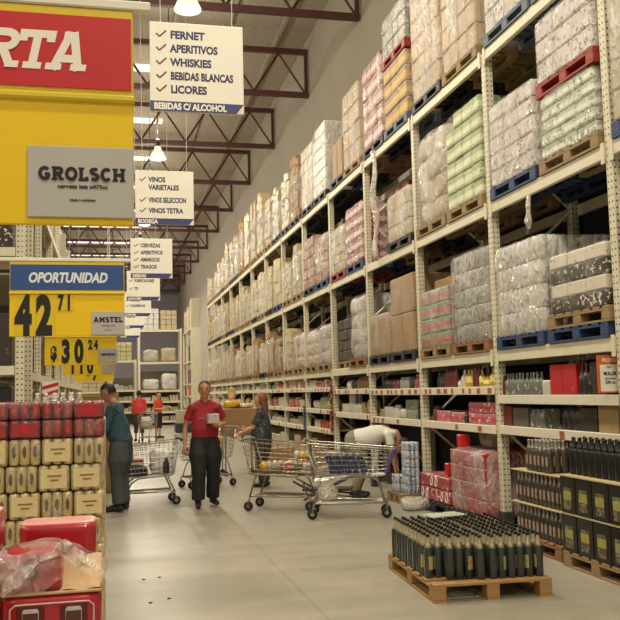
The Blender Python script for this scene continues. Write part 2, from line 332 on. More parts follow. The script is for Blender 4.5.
for k in range(15):
    Y0,Y1=P[k],P[k+1]; n=Y1-Y0
    what={0:'nearest, mostly cut off by the photo edge',1:'holding dark bottle packs on its floor',2:'holding red wrapped cases on its floor',3:'where the man in white bends',4:'with yellow bottles on a shelf'}.get(k,ORD[k-1]+' counted from the bottle packs')
    if k==14: continue
    t=thing('pallet_rack_bay','cream pallet rack bay, '+what,'rack',(0,0,0),0,'bays of the long pallet rack')
    if k==0: frame(t,Y0)
    frame(t,Y1)
    for z in LV:
        for x in (XF-.005,XR-.02):
            b=MB(); b.box((x+.02,Y0+n/2,z-.065),(.05,n-.1,.13),0,.006); part('beam',b,CREAM,t)
            if x<XF:
                for yy in (Y0+.07,Y1-.07):
                    b=MB(); b.box((x-.008,yy,z-.08),(.012,.05,.19)); part('beam_connector',b,CREAM,t)
    b=MB(); b.box((XR+.06,Y0+n/2,2.8),(.015,n-.12,5.3)); part('shade_sheet',b,mat('dark_navy_shade','#1d2330',.8,0,.15,3),t)  # added dark sheet, its navy stands in for shade deep in the bay
    for z in shelves(k):
        b=MB(); b.box(((XF+XR)/2,Y0+n/2,z-.015),(XR-XF-.02,n-.1,.03)); s=part('shelf',b,SHELF,t)
        b=MB(); b.box((XF-.008,Y0+n/2,z-.045),(.02,n-.1,.095),0,.004); s2=part('price_strip',b,STRIP,t)
        if 1<k<8:
            for j in range(9 if k<5 else 6):
                if RND.random()<(.85 if z>1.5 else .3):
                    b=MB(); b.box((XF-.02,Y0+.2+(n-.4)*(j+RND.uniform(-.25,.25))/8.,z-.045),(.004,RND.uniform(.06,.13),.06)); part('price_tag',b,TAGM,t)
        elif k==1 and z<1.3:
            b=MB(); b.box((XF-.02,Y0+1.03,z-.045),(.004,.09,.075)); part('price_tag',b,TAGM,t)
# ------------------------------------------------------------------ pallets
PAL={}
def pallet_meshes(key,sx,sy):
    k=(key,round(sx,2),round(sy,2))
    if k in PAL: return PAL[k]
    m=PCOL[key][0]; L=[]
    b=MB(); nb=7
    for i in range(nb): b.box((0,-sy/2+.055+(sy-.11)*i/(nb-1),.129),(sx,.11,.022),0,.003)
    for i in (-1,0,1): b.box((i*(sx/2-.05),0,.109),(.1,sy,.018))
    L.append(('deck',b.mesh('deck',m),(0,0,0)))
    b=MB(); b.box((0,0,.06),(.1,.13,.08),0,.004); bl=b.mesh('block',m)
    for j in (-1,0,1):
        for i in (-1,0,1): L.append(('block',bl,(i*(sx/2-.05),j*(sy/2-.065),0)))
    b=MB(); b.box((0,0,.01),(.1,sy,.02)); bb=b.mesh('bottom_board',m)
    for i in (-1,0,1): L.append(('bottom_board',bb,(i*(sx/2-.05),0,0)))
    PAL[k]=L; return L
def pallet(key,loc,label,sx=1.0,sy=1.1,rz=0,group='pallets on the racks'):
    t=thing('pallet',label,'pallet',loc,rz,group)
    for nm,me,l in pallet_meshes(key,sx,sy): link(nm,me,t,l)
    return t
# ------------------------------------------------------------------ pallet loads
def canpack(nx,ny,rr,hh,m,top):
    b=MB()
    for i in range(nx):
        for j in range(ny):
            b.lathe([(rr*.85,0),(rr,.012),(rr,hh-.02),(rr*.8,hh)],((i-(nx-1)/2)*rr*2,(j-(ny-1)/2)*rr*2,-hh/2),9)
    return b.mesh('can_tray',[m],True)
SEED=[0]
def place_where(k,half,lv):
    return (ORD[k-1] if k else 'cut-off')+' rack bay, '+('bottom','middle','top')[lv]+' level, '+('near' if half==0 else 'far')+' half'
def load(k,half,lv,H,style,pal='wood',nc=(4,5,3),sx=.98,sy=1.06,wrap='n',z0=None,dx=0,dy=0,where=None,haspal=True,stack=None):
    """one shrink-wrapped load with its pallet; style=(material, words)"""
    SEED[0]+=1; sd=SEED[0]; m,words=style; base=(LV[lv] if lv is not None else 0) if z0 is None else z0
    X=XF-.02+sx/2+dx; Y=P[k]+(.66 if half==0 else 1.84)+dy; w_=where or place_where(k,half,lv)
    if haspal:
        pl=PCOL[pal][1]+' pallet under '+words+', '+w_
        if len(pl.split())>16: pl=PCOL[pal][1]+(' upper' if z0 else '')+' pallet, '+w_+', under '+words.split(' ')[0]+' goods'
        pallet(pal,(X,Y,base),pl,1.0,1.1); base+=.14
    t=thing('pallet_load',words+', '+w_,'pallet load',(X,Y,base+.001),0,'loads on the long rack')
    n1,n2,n3=nc; a,b_,c=sy/n1,H/n2,sx/n3
    kind=words
    me=boxmesh('carton',(c-.012,a-.014,b_-.007),m,.016)
    if 'can' in kind.split() or 'cans' in kind.split(): 
        r_=a/6*.97; key=('cans',round(a,2),round(b_,2),m.name)
        if key not in BX: BX[key]=canpack(max(2,int(c/2/r_)),3,r_,b_-.01,m,None)
        me=BX[key]
    for j in range(n2):
        for i in range(n1):
            for q in range(n3):
                if q and i not in (0,n1-1) and j!=n2-1: continue
                if j==n2-1 and sd%5==0 and (q+i)%4==3: continue
                o=link('carton',me,t,(-sx/2+c*(q+.5)+RND.uniform(-.008,.008),-sy/2+a*(i+.5),b_*(j+.5)),RND.uniform(-.012,.012))
    if wrap!='x':
        hh=H+.02; me=lump('shrink_wrap',(sx+.05,sy+.05,hh),{'n':WRAP,'l':WRAPL,'h':WRAPH}[wrap],sd,.012,9,14.,True,4.)
        link('shrink_wrap',me,t,(0,0,hh/2))
    return t
TAN=product('tan_cartons','#cdb089','#8d7049',None,.34,.6,7.); BEIGE=product('beige_cartons','#cdbd9b','#a08c68',None,.3,.6,7.); KRAFT=product('kraft_cartons','#b08a5a','#866338',None,.25,.7,6.)
PINKW=product('white_pink_cartons','#ece4de','#6b5a62',None,.43,.5,17.); GREENW=product('green_white_cartons','#cdd8bd','#5c7a56','#ecebdc',.44,.5,15.); LGREEN=product('light_green_cases','#b9c68e','#8ea45c','#d5dbb0',.35,.5,10.)
REDW=product('red_white_packs','#a8323a','#e7d2cc','#d9b4ae',.38,.45,12.); GREYC2=product('grey_can_trays','#7c7d76','#d9d6cb',None,.42,.35,15.); TANY=product('tan_yellow_cartons','#b99458','#7a6034','#c9a02c',.3,.6,7.)
WHT=product('white_cans','#e6e4dd','#7d7c7a',None,.38,.35,15.); SILV=product('silver_cans','#aeaba3','#3f3d3c',None,.44,.35,18.); WDK=product('white_dark_cartons','#f0e8d2','#4a3a28',None,.36,.5,17.); DKC=product('dark_print_cartons','#332b25','#e0d8c6',None,.42,.5,20.)
CRM=product('cream_cases','#d8ccae','#8c7c5c',None,.33,.5,9.); ORW=product('orange_brown_cases','#a86a48','#e0c5a0',None,.4,.5,10.); PNK=product('pink_white_bags','#dcc0ae','#b0876f',None,.3,.6,8.); MIXG=product('green_red_cases','#8f9a78','#b5423e','#b34a44',.35,.5,10.)
A=load
# level 2 = top beam
A(1,0,2,1.5,(PINKW,'pinkish white cartons in film'),'grey',(4,6,3)); A(1,1,2,1.5,(PINKW,'pale pinkish cartons in film'),'grey',(4,6,3))
A(2,0,2,1.75,(TAN,'tall tan cartons in glossy film'),'wood',(4,6,3),wrap='h'); A(2,1,2,1.8,(TAN,'tall tan cartons in wrinkled film'),'black',(4,6,3),wrap='h')
t3=A(3,0,2,.98,(TANY,'tan and yellow cartons'),'grey',(3,4,3),wrap='l')
A(3,0,2,.66,(GREYC2,'grey trays above tan and yellow'),'red',(4,3,3),wrap='n',z0=5.555+.14+.99)
A(3,1,2,1.42,(REDW,'red and white packs'),'black',(4,5,3),wrap='n')
A(4,0,2,1.4,(TAN,'tan cartons in glossy film'),'wood',(3,4,3),wrap='h'); A(4,1,2,.72,(KRAFT,'brown cartons'),'black',(2,1,2),wrap='l',sy=.7,dy=-.15)
A(5,0,2,1.45,(WHT,'grey white case trays'),'black',(4,6,3),wrap='h'); A(5,1,2,1.35,(CRM,'cream cases'),'black',(4,5,3),wrap='h')
# level 1
A(1,0,1,.64,(GREENW,'green and white cartons'),'wood',(3,5,3),sy=1.0); A(1,0,1,.66,(PINKW,'white cartons above green and white'),'red',(3,3,3),z0=3.74+.14+.65)
A(1,1,1,.93,(PINKW,'pinkish white cases'),'blue',(3,5,3),wrap='h')
A(2,0,1,1.22,(LGREEN,'light green cases'),'wood',(4,6,3),wrap='l'); 
A(3,0,1,.72,(BEIGE,'white beige boxes'),'black',(3,3,3),wrap='h'); A(3,1,1,1.1,(REDW,'dark red packs set far back'),'wood',(3,5,2),sx=.7,dx=.4,wrap='x')
A(4,0,1,1.05,(REDW,'red and white packs'),'blue',(4,5,3)); A(4,1,1,.86,(BEIGE,'beige cartons'),'red',(3,5,3),wrap='h')
A(5,0,1,.95,(ORW,'tan and brown cases'),'blue',(4,5,3),wrap='h'); A(5,1,1,1.1,(ORW,'brown topped cases'),'black',(3,5,3),wrap='n')
# level 0
A(1,1,0,1.0,(WHT,'white cans'),'blue',(3,4,2),wrap='h',sy=1.04)
t=A(1,0,0,.58,(WDK,'white and dark cartons'),'wood',(3,4,3),wrap='l',z0=2.03+.14,sy=1.0,dy=-.03)
for o in [c for c in t.children if c.name.startswith('carton')]:
    if int(o.location.z/.145)%2==0: o.data=boxmesh('carton',(.3187,.3253,.141),DKC); o['label']='dark printed carton'
pallet('blue',(XF-.02+.49,P[1]+.66,2.03),'blue pallet directly under another pallet, first rack bay, bottom level, near half')
A(2,0,0,1.1,(SILV,'silver grey cans'),'rwood',(4,5,3),wrap='n'); A(2,1,0,.78,(MIXG,'green and red cases under a brown box'),'wood',(3,4,3),wrap='n')
t=tag(link('carton',boxmesh('carton',(.6,.75,.14),KRAFT)),'flat brown box on top of green and red cases','box'); t.location=(XF+.45,P[2]+1.84,2.03+.14+.79+.08)
A(3,0,0,1.14,(KRAFT,'big plain brown cartons'),'black',(2,2,2),wrap='l'); A(3,1,0,.66,(KRAFT,'low brown cartons'),'black',(2,1,2),wrap='n')
# sack and bag loads
def sacks(k,half,lv,words,m,pal,n=4,hz=.27,wr='h',dx=0,sy=1.0,H=None):
    SEED[0]+=1; X=XF+.47+dx; Y=P[k]+(.66 if half==0 else 1.84); z=LV[lv]; w_=place_where(k,half,lv)
    pallet(pal,(X,Y,z),PCOL[pal][1]+' pallet under '+words+', '+w_,1.0,1.1)
    t=thing('pallet_load',words+', '+w_,'pallet load',(X,Y,z+.141),0,'loads on the long rack')
    for i in range(n):
        for j in range(2):
            me=lump('sack',(.95,sy/2+.02,hz+.05),m,SEED[0]*7+i*2+j,.02,6,5.); link('sack',me,t,(RND.uniform(-.03,.03),(j-.5)*sy/2+RND.uniform(-.02,.02),hz*(i+.5)))
    me=lump('shrink_wrap',(1.0,sy+.06,n*hz+.06),{'h':WRAPH,'n':WRAP}[wr],SEED[0]+50,.035,9,8.,True,3.); link('shrink_wrap',me,t,(0,0,n*hz/2+.03))
SAND=product('beige_sacks','#c6b391','#a8936c',None,.2,.7,5.); GRYS=product('grey_white_sacks','#c6c2b4','#8f8b7c',None,.25,.6,7.)
sacks(2,1,1,'beige sacks in film',SAND,'wood',4,.31)
sacks(4,0,0,'grey white bags in film',GRYS,'rwood',4,.27,'h',0,.8)
sacks(5,0,0,'lumpy grey white bags',GRYS,'wood',3,.26,'h',0,.8); sacks(5,1,0,'lumpy pinkish bags',PNK,'wood',3,.24)
A(4,1,0,.8,(product('dark_crates','#5a5042','#2e2a24',None,.45,.7,12.),'dark grey crates'),'wood',(3,4,3),wrap='x',dx=.1)
sacks(6,0,0,'pinkish white bags',PNK,'wood',3,.25)
# far bays: small in the photo, one mesh of cases each
CRM2=product('golden_cream_cases','#d9c496','#8a7346',None,.36,.5,9.); CRM3=product('light_cream_cases','#e4d7b4','#9a8a64',None,.36,.5,11.)
FARS=[(CRM2,'golden cream cases'),(BEIGE,'beige cartons'),(CRM3,'light cream cases'),(TAN,'tan cartons'),(CRM,'cream cases'),(CRM3,'pale cream bundles'),(CRM2,'straw coloured cases'),(BEIGE,'light beige cartons'),(KRAFT,'brown cartons')]
def farload(k,half,lv,H,st,pal):
    SEED[0]+=1; X=XF+.47; Y=P[k]+(.66 if half==0 else 1.84); m,words=st; z=LV[lv]; w_=place_where(k,half,lv)
    pallet(pal,(X,Y,z),PCOL[pal][1]+' pallet under '+words+', '+w_,1.0,1.1)
    b=MB(); ny=RND.choice((2,3,4)); nz=RND.choice((4,5,6)); sy=RND.uniform(.78,.98); Y+=RND.uniform(-.05,.05)
    tiers=((0,H),) if lv<2 or k>11 else ((0,H*.5),(H*.5+.1,H*.5-.02))
    for z0,ht in tiers:
        for i in range(ny):
            hi=ht*(1 if i==ny//2 else RND.uniform(.72,1.0)); nz_=nz if len(tiers)<2 else 3
            for j in range(nz_):
                for q in range(2): b.box((-.245+.49*q+RND.uniform(-.02,.02),-sy/2+sy/ny*(i+.5),z0+hi/nz_*(j+.5)),(.48,sy/ny-.016,hi/nz_-.008),0,.012)
        if z0:
            for e in (-1,0,1): b.box((0,e*(sy/2-.06),z0-.06),(.98,.1,.09))
    o=part('pallet_load',b,m,None,(X,Y,z+.141)); tag(o,words+', '+w_,'pallet load','loads on the long rack')
    me=lump('shrink_wrap',(1.03,sy+.04,H*.86),RND.choice((WRAPH,WRAP,WRAPH)),SEED[0],.02,6,9.,True,4.); link('shrink_wrap',me,o,(0,0,H*.43))
TOPH={6:(1.45,1.3),7:(1.25,1.2),8:(1.7,1.65),9:(1.6,1.6),10:(1.35,1.3),11:(1.5,1.1),12:(1.2,1.0),13:(.9,1.1)}
for k in range(6,14):
    for half in (0,1):
        for lv in range(3):
            if lv==0 and k==6 and half==0: continue
            H=TOPH[k][half] if lv==2 else (RND.uniform(.95,1.3) if lv==1 else RND.uniform(.75,1.05))
            st=FARS[(k*5+half*3+lv*7)%len(FARS)]
            if lv==0 and k in (7,8) and half==1: st=(KRAFT,'tall brown cartons'); H=1.1
            farload(k,half,lv,H,st,RND.choice(('wood','black','wood','blue' if lv else 'rwood')))
# bay nearer than the first post: only a sliver in view
A(0,1,1,1.35,(BEIGE,'beige cartons in wrinkled film at the photo edge'),'blue',(3,5,3),wrap='h'); A(0,1,2,1.4,(BEIGE,'beige cartons high at the photo edge'),'blue',(3,5,3),wrap='h'); A(0,1,0,1.0,(WHT,'white cartons at the photo edge'),'wood',(3,4,3),wrap='n')
# hanging scraps
b=MB(); pts=[(4.2+.02*math.sin(i*1.3),13.36+.03*math.cos(i*1.7),5.5-i*.2) for i in range(10)]
b.tube(pts,[.05,.035,.045,.05,.06,.07,.05,.035,.05,.06],6); tag(part('film_scrap',b,film('scrap_film','#e6d9cc',.5,.9),None,smooth=True),'long twisted strip of film hanging from top beam in front of dark red packs','film')
b=MB(); b.tube([(4.26,8.2,3.6),(4.25,8.21,3.5),(4.24,8.19,3.4),(4.25,8.22,3.32),(4.24,8.2,3.24)],[.02,.03,.025,.05,.012],6); tag(part('film_scrap',b,film('scrap_film','#e6d9cc',.5,.9),None,smooth=True),'short crumpled film scrap hanging below the middle beam over white cans','film')
# ------------------------------------------------------------------ bottles
GLASS=mat('dark_bottle_glass','#333a38',.18,0,.15,12,0,.3); NECK=mat('neck_foil_and_shine','#b9af90',.35,.3,.15,30); CAPM=mat('black_bottle_cap','#191816',.4); LBL=product('pale_bottle_label','#b9a56a','#5d4a22',None,.4,.6,40.)  # NECK foil reaches the shoulder; its pale tone also paints the highlights there
GLASS2=mat('grey_brown_bottle_glass','#4a443d',.2,0,.15,12,0,.3); LBL2=product('pinkish_bottle_label','#b59a86','#6a5348',None,.4,.6,35.)
def bottle_parts(r,h,g,nk,cp,lb,n=10):
    b=MB(); b.lathe([(r*.9,0),(r,.008),(r,h*.6),(r*.86,h*.68),(r*.5,h*.76)],n=n); g_=b.mesh('bottle_body',g,True)
    b=MB(); b.lathe([(r*.84,h*.69),(r*.56,h*.755),(r*.41,h*.82),(r*.36,h*.93),(r*.36,h*.94)],n=n); n_=b.mesh('neck_foil',nk,True)
    b=MB(); b.lathe([(r*.42,h*.935),(r*.42,h*.995),(r*.36,h)],n=n); c_=b.mesh('cap',cp,True)
    L=[('bottle_body',g_),('neck_foil',n_),('cap',c_)]
    if lb:
        b=MB(); v=[];k=5
        for i in range(k+1):
            a=-PI/2-.6+1.2*i/k; v+=[(r*1.02*math.cos(a),r*1.02*math.sin(a),h*.2),(r*1.02*math.cos(a),r*1.02*math.sin(a),h*.5)]
        b.add(v,[(2*i,2*i+2,2*i+3,2*i+1) for i in range(k)]); L.append(('label',b.mesh('label',lb)))
    return L
def bottle(parts,loc,rz,label,group):
    t=thing('bottle',label,'bottle',loc,rz,group)
    for nm,me in parts: link(nm,me,t)
    return t
FB=bottle_parts(.0355,.335,GLASS,NECK,CAPM,LBL)
PX,PY,PR=2.885,7.02,-.06
def loc2(u,v): return (PX+u*math.cos(PR)-v*math.sin(PR),PY+u*math.sin(PR)+v*math.cos(PR))
pallet('straw',(PX,PY,0),'straw coloured wooden pallet of dark bottles standing alone on the aisle floor',.95,1.36,PR,'floor pallets')
for i in range(12):
    for j in range(15):
        if j==0 and i<5: continue
        if j<2 and i<2: continue
        x_,y_=loc2(-.43+.0745*i+.022*(i//6)+RND.uniform(-.004,.004),-.58+.0765*j+.018*(j//3)+RND.uniform(-.004,.004))
        bottle(FB,(x_,y_,.141),RND.uniform(-3.1,3.1),'dark bottle with pale label and black cap on the lone floor pallet','dark bottles on the floor pallet')
b=MB(); b.box((0,0,0),(.36,.22,.01),.2); o=part('cardboard_sheet',b,GREENW,None,(*loc2(.0,.5),.483)); tag(o,'loose pale cardboard sheet lying across the bottle tops','cardboard')
# six packs of bottles and dark boxes on the floor of the first bay
pallet('wood',(4.12,6.8,0),'narrow wooden floor pallet carrying the black boxes with yellow pictures',.29,1.06,PI,'floor pallets'); pallet('rwood',(4.52,7.98,0),'wooden floor pallet carrying tiers of grey bottle packs',1.0,1.08,PI,'floor pallets')
BXK=product('black_box_print','#211f1d','#3b352c',None,.25,.35,9.); PIC=product('yellow_box_picture','#5d5842','#8d8860','#a79f45',.5,.5,34.,(-.05,.35))
SHEET=wood('pale_plywood_sheet','#c9b98a','#a8946a')
for tier in range(2):
    z=.142+.336*tier
    for j in range(4):
        for i in range(1):
            t=thing('box','black box with yellow picture, '+('bottom','middle','top')[tier]+' tier, '+ORD[j]+' from the near end'+(', front row' if i==0 else ', row behind' if i==1 else ', third row'),'box',(4.12+.3*i,6.405+.265*j,z+.161),0,'black boxes on the floor pallet')
            link('carton',boxmesh('carton',(.29,.25,.32),BXK,.006),t)
            if i==0 and tier<2: b=MB(); b.box((-.147,0,-.03),(.004,.13,.19)); part('picture',b,PIC,t)
    if 1:
        b=MB(); b.box((0,0,0),(.3,1.07,.012)); o=part('divider_sheet',b,SHEET,None,(4.12,6.8,z+.3295)); tag(o,'thin plywood sheet between '+('bottom and middle','middle and top')[tier]+' tiers of black boxes','sheet','divider sheets')
DB=bottle_parts(.045,.33,mat('near_black_glass','#171818',.35,0,.15,12),mat('near_black_neck','#201f1d',.5),CAPM,None,9)
for j in range(10):
    for i in range(2): bottle(DB,(4.1+.11*i,6.33+.104*j,.816),0,'tall black bottle in the top tier above the black boxes','black bottles above the black boxes')
B2=bottle_parts(.037,.3,GLASS2,mat('grey_neck','#9a948a',.3,.4),mat('grey_cap','#b8b2a6',.35,.3),LBL2,8)
for tier in range(3):
    z=.142+.322*tier; 
    for j in range(6 if tier<2 else 3):
        for i in range(2):
            y0=7.43+.165*j+(.25 if tier==2 else 0); t=thing('bottle_pack','film-wrapped pack of six grey bottles, '+('bottom','middle','top')[tier]+' tier, '+ORD[j]+' along'+('' if i==0 else ', row behind'),'bottle pack',(4.15+.24*i,y0+.08,z),0,'grey bottle packs')
            for a in range(3 if i==0 else 2):
                for c in range(2):
                    for nm,me in B2:
                        if i and nm!='bottle_body' and nm!='neck_foil': continue
                        if nm=='bottle_body': bb=link('bottle',me,t,(-.038+.076*a-.02,-.038+.076*c,0),-PI/2)
                        else: link(nm,me,bb)
    if tier<2:
        b=MB(); b.box((0,0,0),(.5,1.02,.008)); o=part('divider_sheet',b,SHEET,None,(4.27,7.93,z+.309)); tag(o,'thin sheet on '+('bottom','middle')[tier]+' tier of grey bottle packs','sheet','divider sheets')
# red cases on the floor of the second bay
REDC=product('red_case_print','#b5343c','#e6c9c0',None,.36,.4,11.); REDC2=product('rose_case_print','#b8525a','#e8d3c8',None,.4,.4,13.)
OVAL=mat('pale_oval_print','#e3d3c4',.5,0,.06)
def redload(Y,H,words,nz,wrapit):
    pallet('black',(4.62,Y,0),'black floor pallet under '+words,1.0,1.08,0,'floor pallets')
    t=thing('pallet_load',words,'pallet load',(4.62,Y,.141),0,'red loads on the floor')
    for j in range(nz):
        for i in range(3):
            for q in range(2):
                o=link('case',boxmesh('case',(.47,.345,H/nz-.006),REDC if wrapit else REDC2),t,(-.24+.48*q,-.35+.35*i,H/nz*(j+.5)))
                if q==0 and not wrapit and (i+j)%2==0:
                    for d in (-.08,.08):
                        b=MB(); b.lathe([(.042,0),(.042,.003)],(0,0,0),14,'x'); b2=MB()
                        ring=[(-.237,d+.04*math.cos(2*PI*s/14),.055*math.sin(2*PI*s/14)) for s in range(14)]; b2.tube(ring,.009,4,True); part('oval_mark',b2,OVAL,o)
    if wrapit: me=lump('shrink_wrap',(1.0,1.1,H+.02),film('streaky_film','#e6d9d0',.16,.6,6.,.14),77,.015,9,12.,True,4.); link('shrink_wrap',me,t,(0,0,H/2+.01))
redload(9.86,.72,'red cases wrapped in streaky film beside the second rack post',4,True); redload(10.98,.34,'low stack of two layers of red cases with pale ovals',2,False)
me=lump('plastic_bag',(.42,.5,.26),film('cloudy_bag','#d8cdb4',.3,.7),3,.05,7,3.); tag(link('plastic_bag',me,None,(4.6,9.95,.995)),'cloudy plastic bag heaped on the red wrapped cases','bag')
for (x_,y_,z_,w_,lb) in ((4.3,10.3,.87,.12,'bright red carton standing on the red wrapped cases'),(4.3,10.75,.482,.12,'small bright red carton on the low red stack'),(4.45,10.55,.482,.14,'red carton leaning film on the low red stack, further back')):
    tag(link('carton',boxmesh('carton',(.14,w_,.16),REDS),None,(x_,y_,z_+.085)),lb,'box','small red cartons')
DGRN=mat('dark_green_glass','#2d4235',.2,0,.2,12,0,.3)
GB=bottle_parts(.04,.32,DGRN,DGRN,CAPM,None,8)
for j in range(10):
    for q in range(2):
        bottle(GB,(4.75+.1*q,10.55+.085*j,.486),0,'dark green bottle in the dim row behind the low red stack','dark green bottles behind red cases')
me=lump('film_heap',(.4,.45,.16),film('clear_film','#e9e2d2',.35,.7),9,.05,8,3.); tag(link('film_heap',me,None,(4.02,11.35,.075)),'crumpled clear film lying on floor by the rack post','film')
# blue and white can packs, third bay
BLW=product('blue_white_can','#d8dbe0','#4a6490',None,.45,.3,30.)
CP=canpack(3,4,.0325,.118,BLW,None)
pallet('wood',(4.12,12.15,0),'small wooden pallet below the blue and white can packs',.3,.6,0,'floor pallets')
for j in range(6): tag(link('can_pack',CP,None,(4.18,11.99,.201+.12*j)),'blue and white can pack, %s layer from the floor pallet'%ORD[j],'can pack','blue and white can packs')
for j in range(2): tag(link('can_pack',CP,None,(4.12,12.29,.201+.12*j)),'pale can pack '+('lying under','lying on')[j]+' another at the low end of the blue stack','can pack','blue and white can packs')
# ------------------------------------------------------------------ goods on the shelves
def can_me(r,h,m): b=MB(); b.lathe([(r*.85,0),(r,.01),(r,h-.012),(r*.82,h)],n=9); return b.mesh('can',m,True)
def jar_me(r,h,m): b=MB(); b.lathe([(r*.9,0),(r,.01),(r,h*.74),(r*.7,h*.82),(r*.74,h*.84),(r*.74,h)],n=9); return b.mesh('jar',m,True)
IM={}
def imesh(kind,w,h,m):
    k=(kind,w,h,m.name)
    if k not in IM:
        if kind=='can': IM[k]=can_me(w/2,h,m)
        elif kind=='jar': IM[k]=jar_me(w/2,h,m)
        elif kind=='bag': IM[k]=lump('bag',(.2,w,h),m,len(IM),.02,5,3.)
        elif kind=='bottle':
            b=MB(); r=w/2; b.lathe([(r*.9,0),(r,.008),(r,h*.55),(r*.8,h*.65),(r*.38,h*.76),(r*.36,h*.97),(r*.3,h)],n=9); IM[k]=b.mesh('bottle',m,True)
        elif kind=='can_pack': IM[k]=canpack(2,3,w/6,h,m,None)
        else: IM[k]=boxmesh(kind,(.26,w,h),m,.005)
    return IM[k]
def shelf_row(k,si,items,y0=.12):
    """items from the near end of the shelf: (kind,count,width,height,material,words,rows stacked)"""
    z=shelves(k)[si]; y=P[k]+y0; sn=('upper','lower','bottom')[si] if len(shelves(k))<3 else ('upper','middle','lower')[si]
    for q,(kind,n,w,h,m,words,st) in enumerate(items):
        lb='%s, %s shelf of %s rack bay, %s product along'%(words,sn,ORD[max(k-1,0)],ORD[q])
        for s in range(st):
            for i in range(n):
                me=imesh(kind,w,h,m); cz=h/2 if kind in('box','bag','can_pack','pack','tray') else 0
                x=XF+.04+{'box':.13,'bag':.11,'can_pack':w/3,'pack':.13,'tray':.13}.get(kind,w/2)
                o=link(kind,me,None,(x+RND.uniform(0,.01),y+w*(i+.5)*1.03,z+.002+cz+s*(h+.001))); tag(o,lb,kind.replace('_',' '),lb)
        y+=n*w*1.03+.02
    return y-P[k]
def pm(name,a,b,c=None,amt=.4,sc=18.): return product(name,a,b,c,amt,.4,sc)
RBOX=pm('red_gift_box','#c12a30','#d84a4c','#b3242b',.3,9.); GBOT=pm('grey_green_bottle','#7d8276','#b9b7a6',None,.4,20.); DBOX=pm('dim_dark_box','#3c332e','#5d5148',None,.35,9.); TBOX=pm('tan_print_box','#b29a68','#6d5630',None,.3,12.)
YB_=pm('yellow_bottle','#d5b53a','#b8902a','#e7d98a',.3,14.); PKB=pm('pink_red_box','#cf7f86','#ecd9d2','#c2525c',.4,16.); RDD=pm('dim_red_bottle','#7c3434','#a86058',None,.35,14.); WHP=pm('white_pack','#dcd8ca','#b0aa98',None,.35,14.); GRP=pm('grey_green_pack','#a3ab98','#5f6b58',None,.4,14.)
ORG=pm('orange_red_pack','#c45a3a','#eedccb',None,.4,14.); LIM=pm('pale_lime_bag','#b7c48d','#8fa05c',None,.4,10.); AMB=pm('amber_jar','#8d6a33','#4f3a1a',None,.4,20.); WTB=pm('white_bottle','#e2ddcf','#9f9b8c',None,.35,20.); TEAL=pm('teal_pack','#4e7f86','#cfd8d2',None,.4,16.); DKB=pm('dark_shelf_bottle','#2f2c29','#6d6354',None,.4,20.)
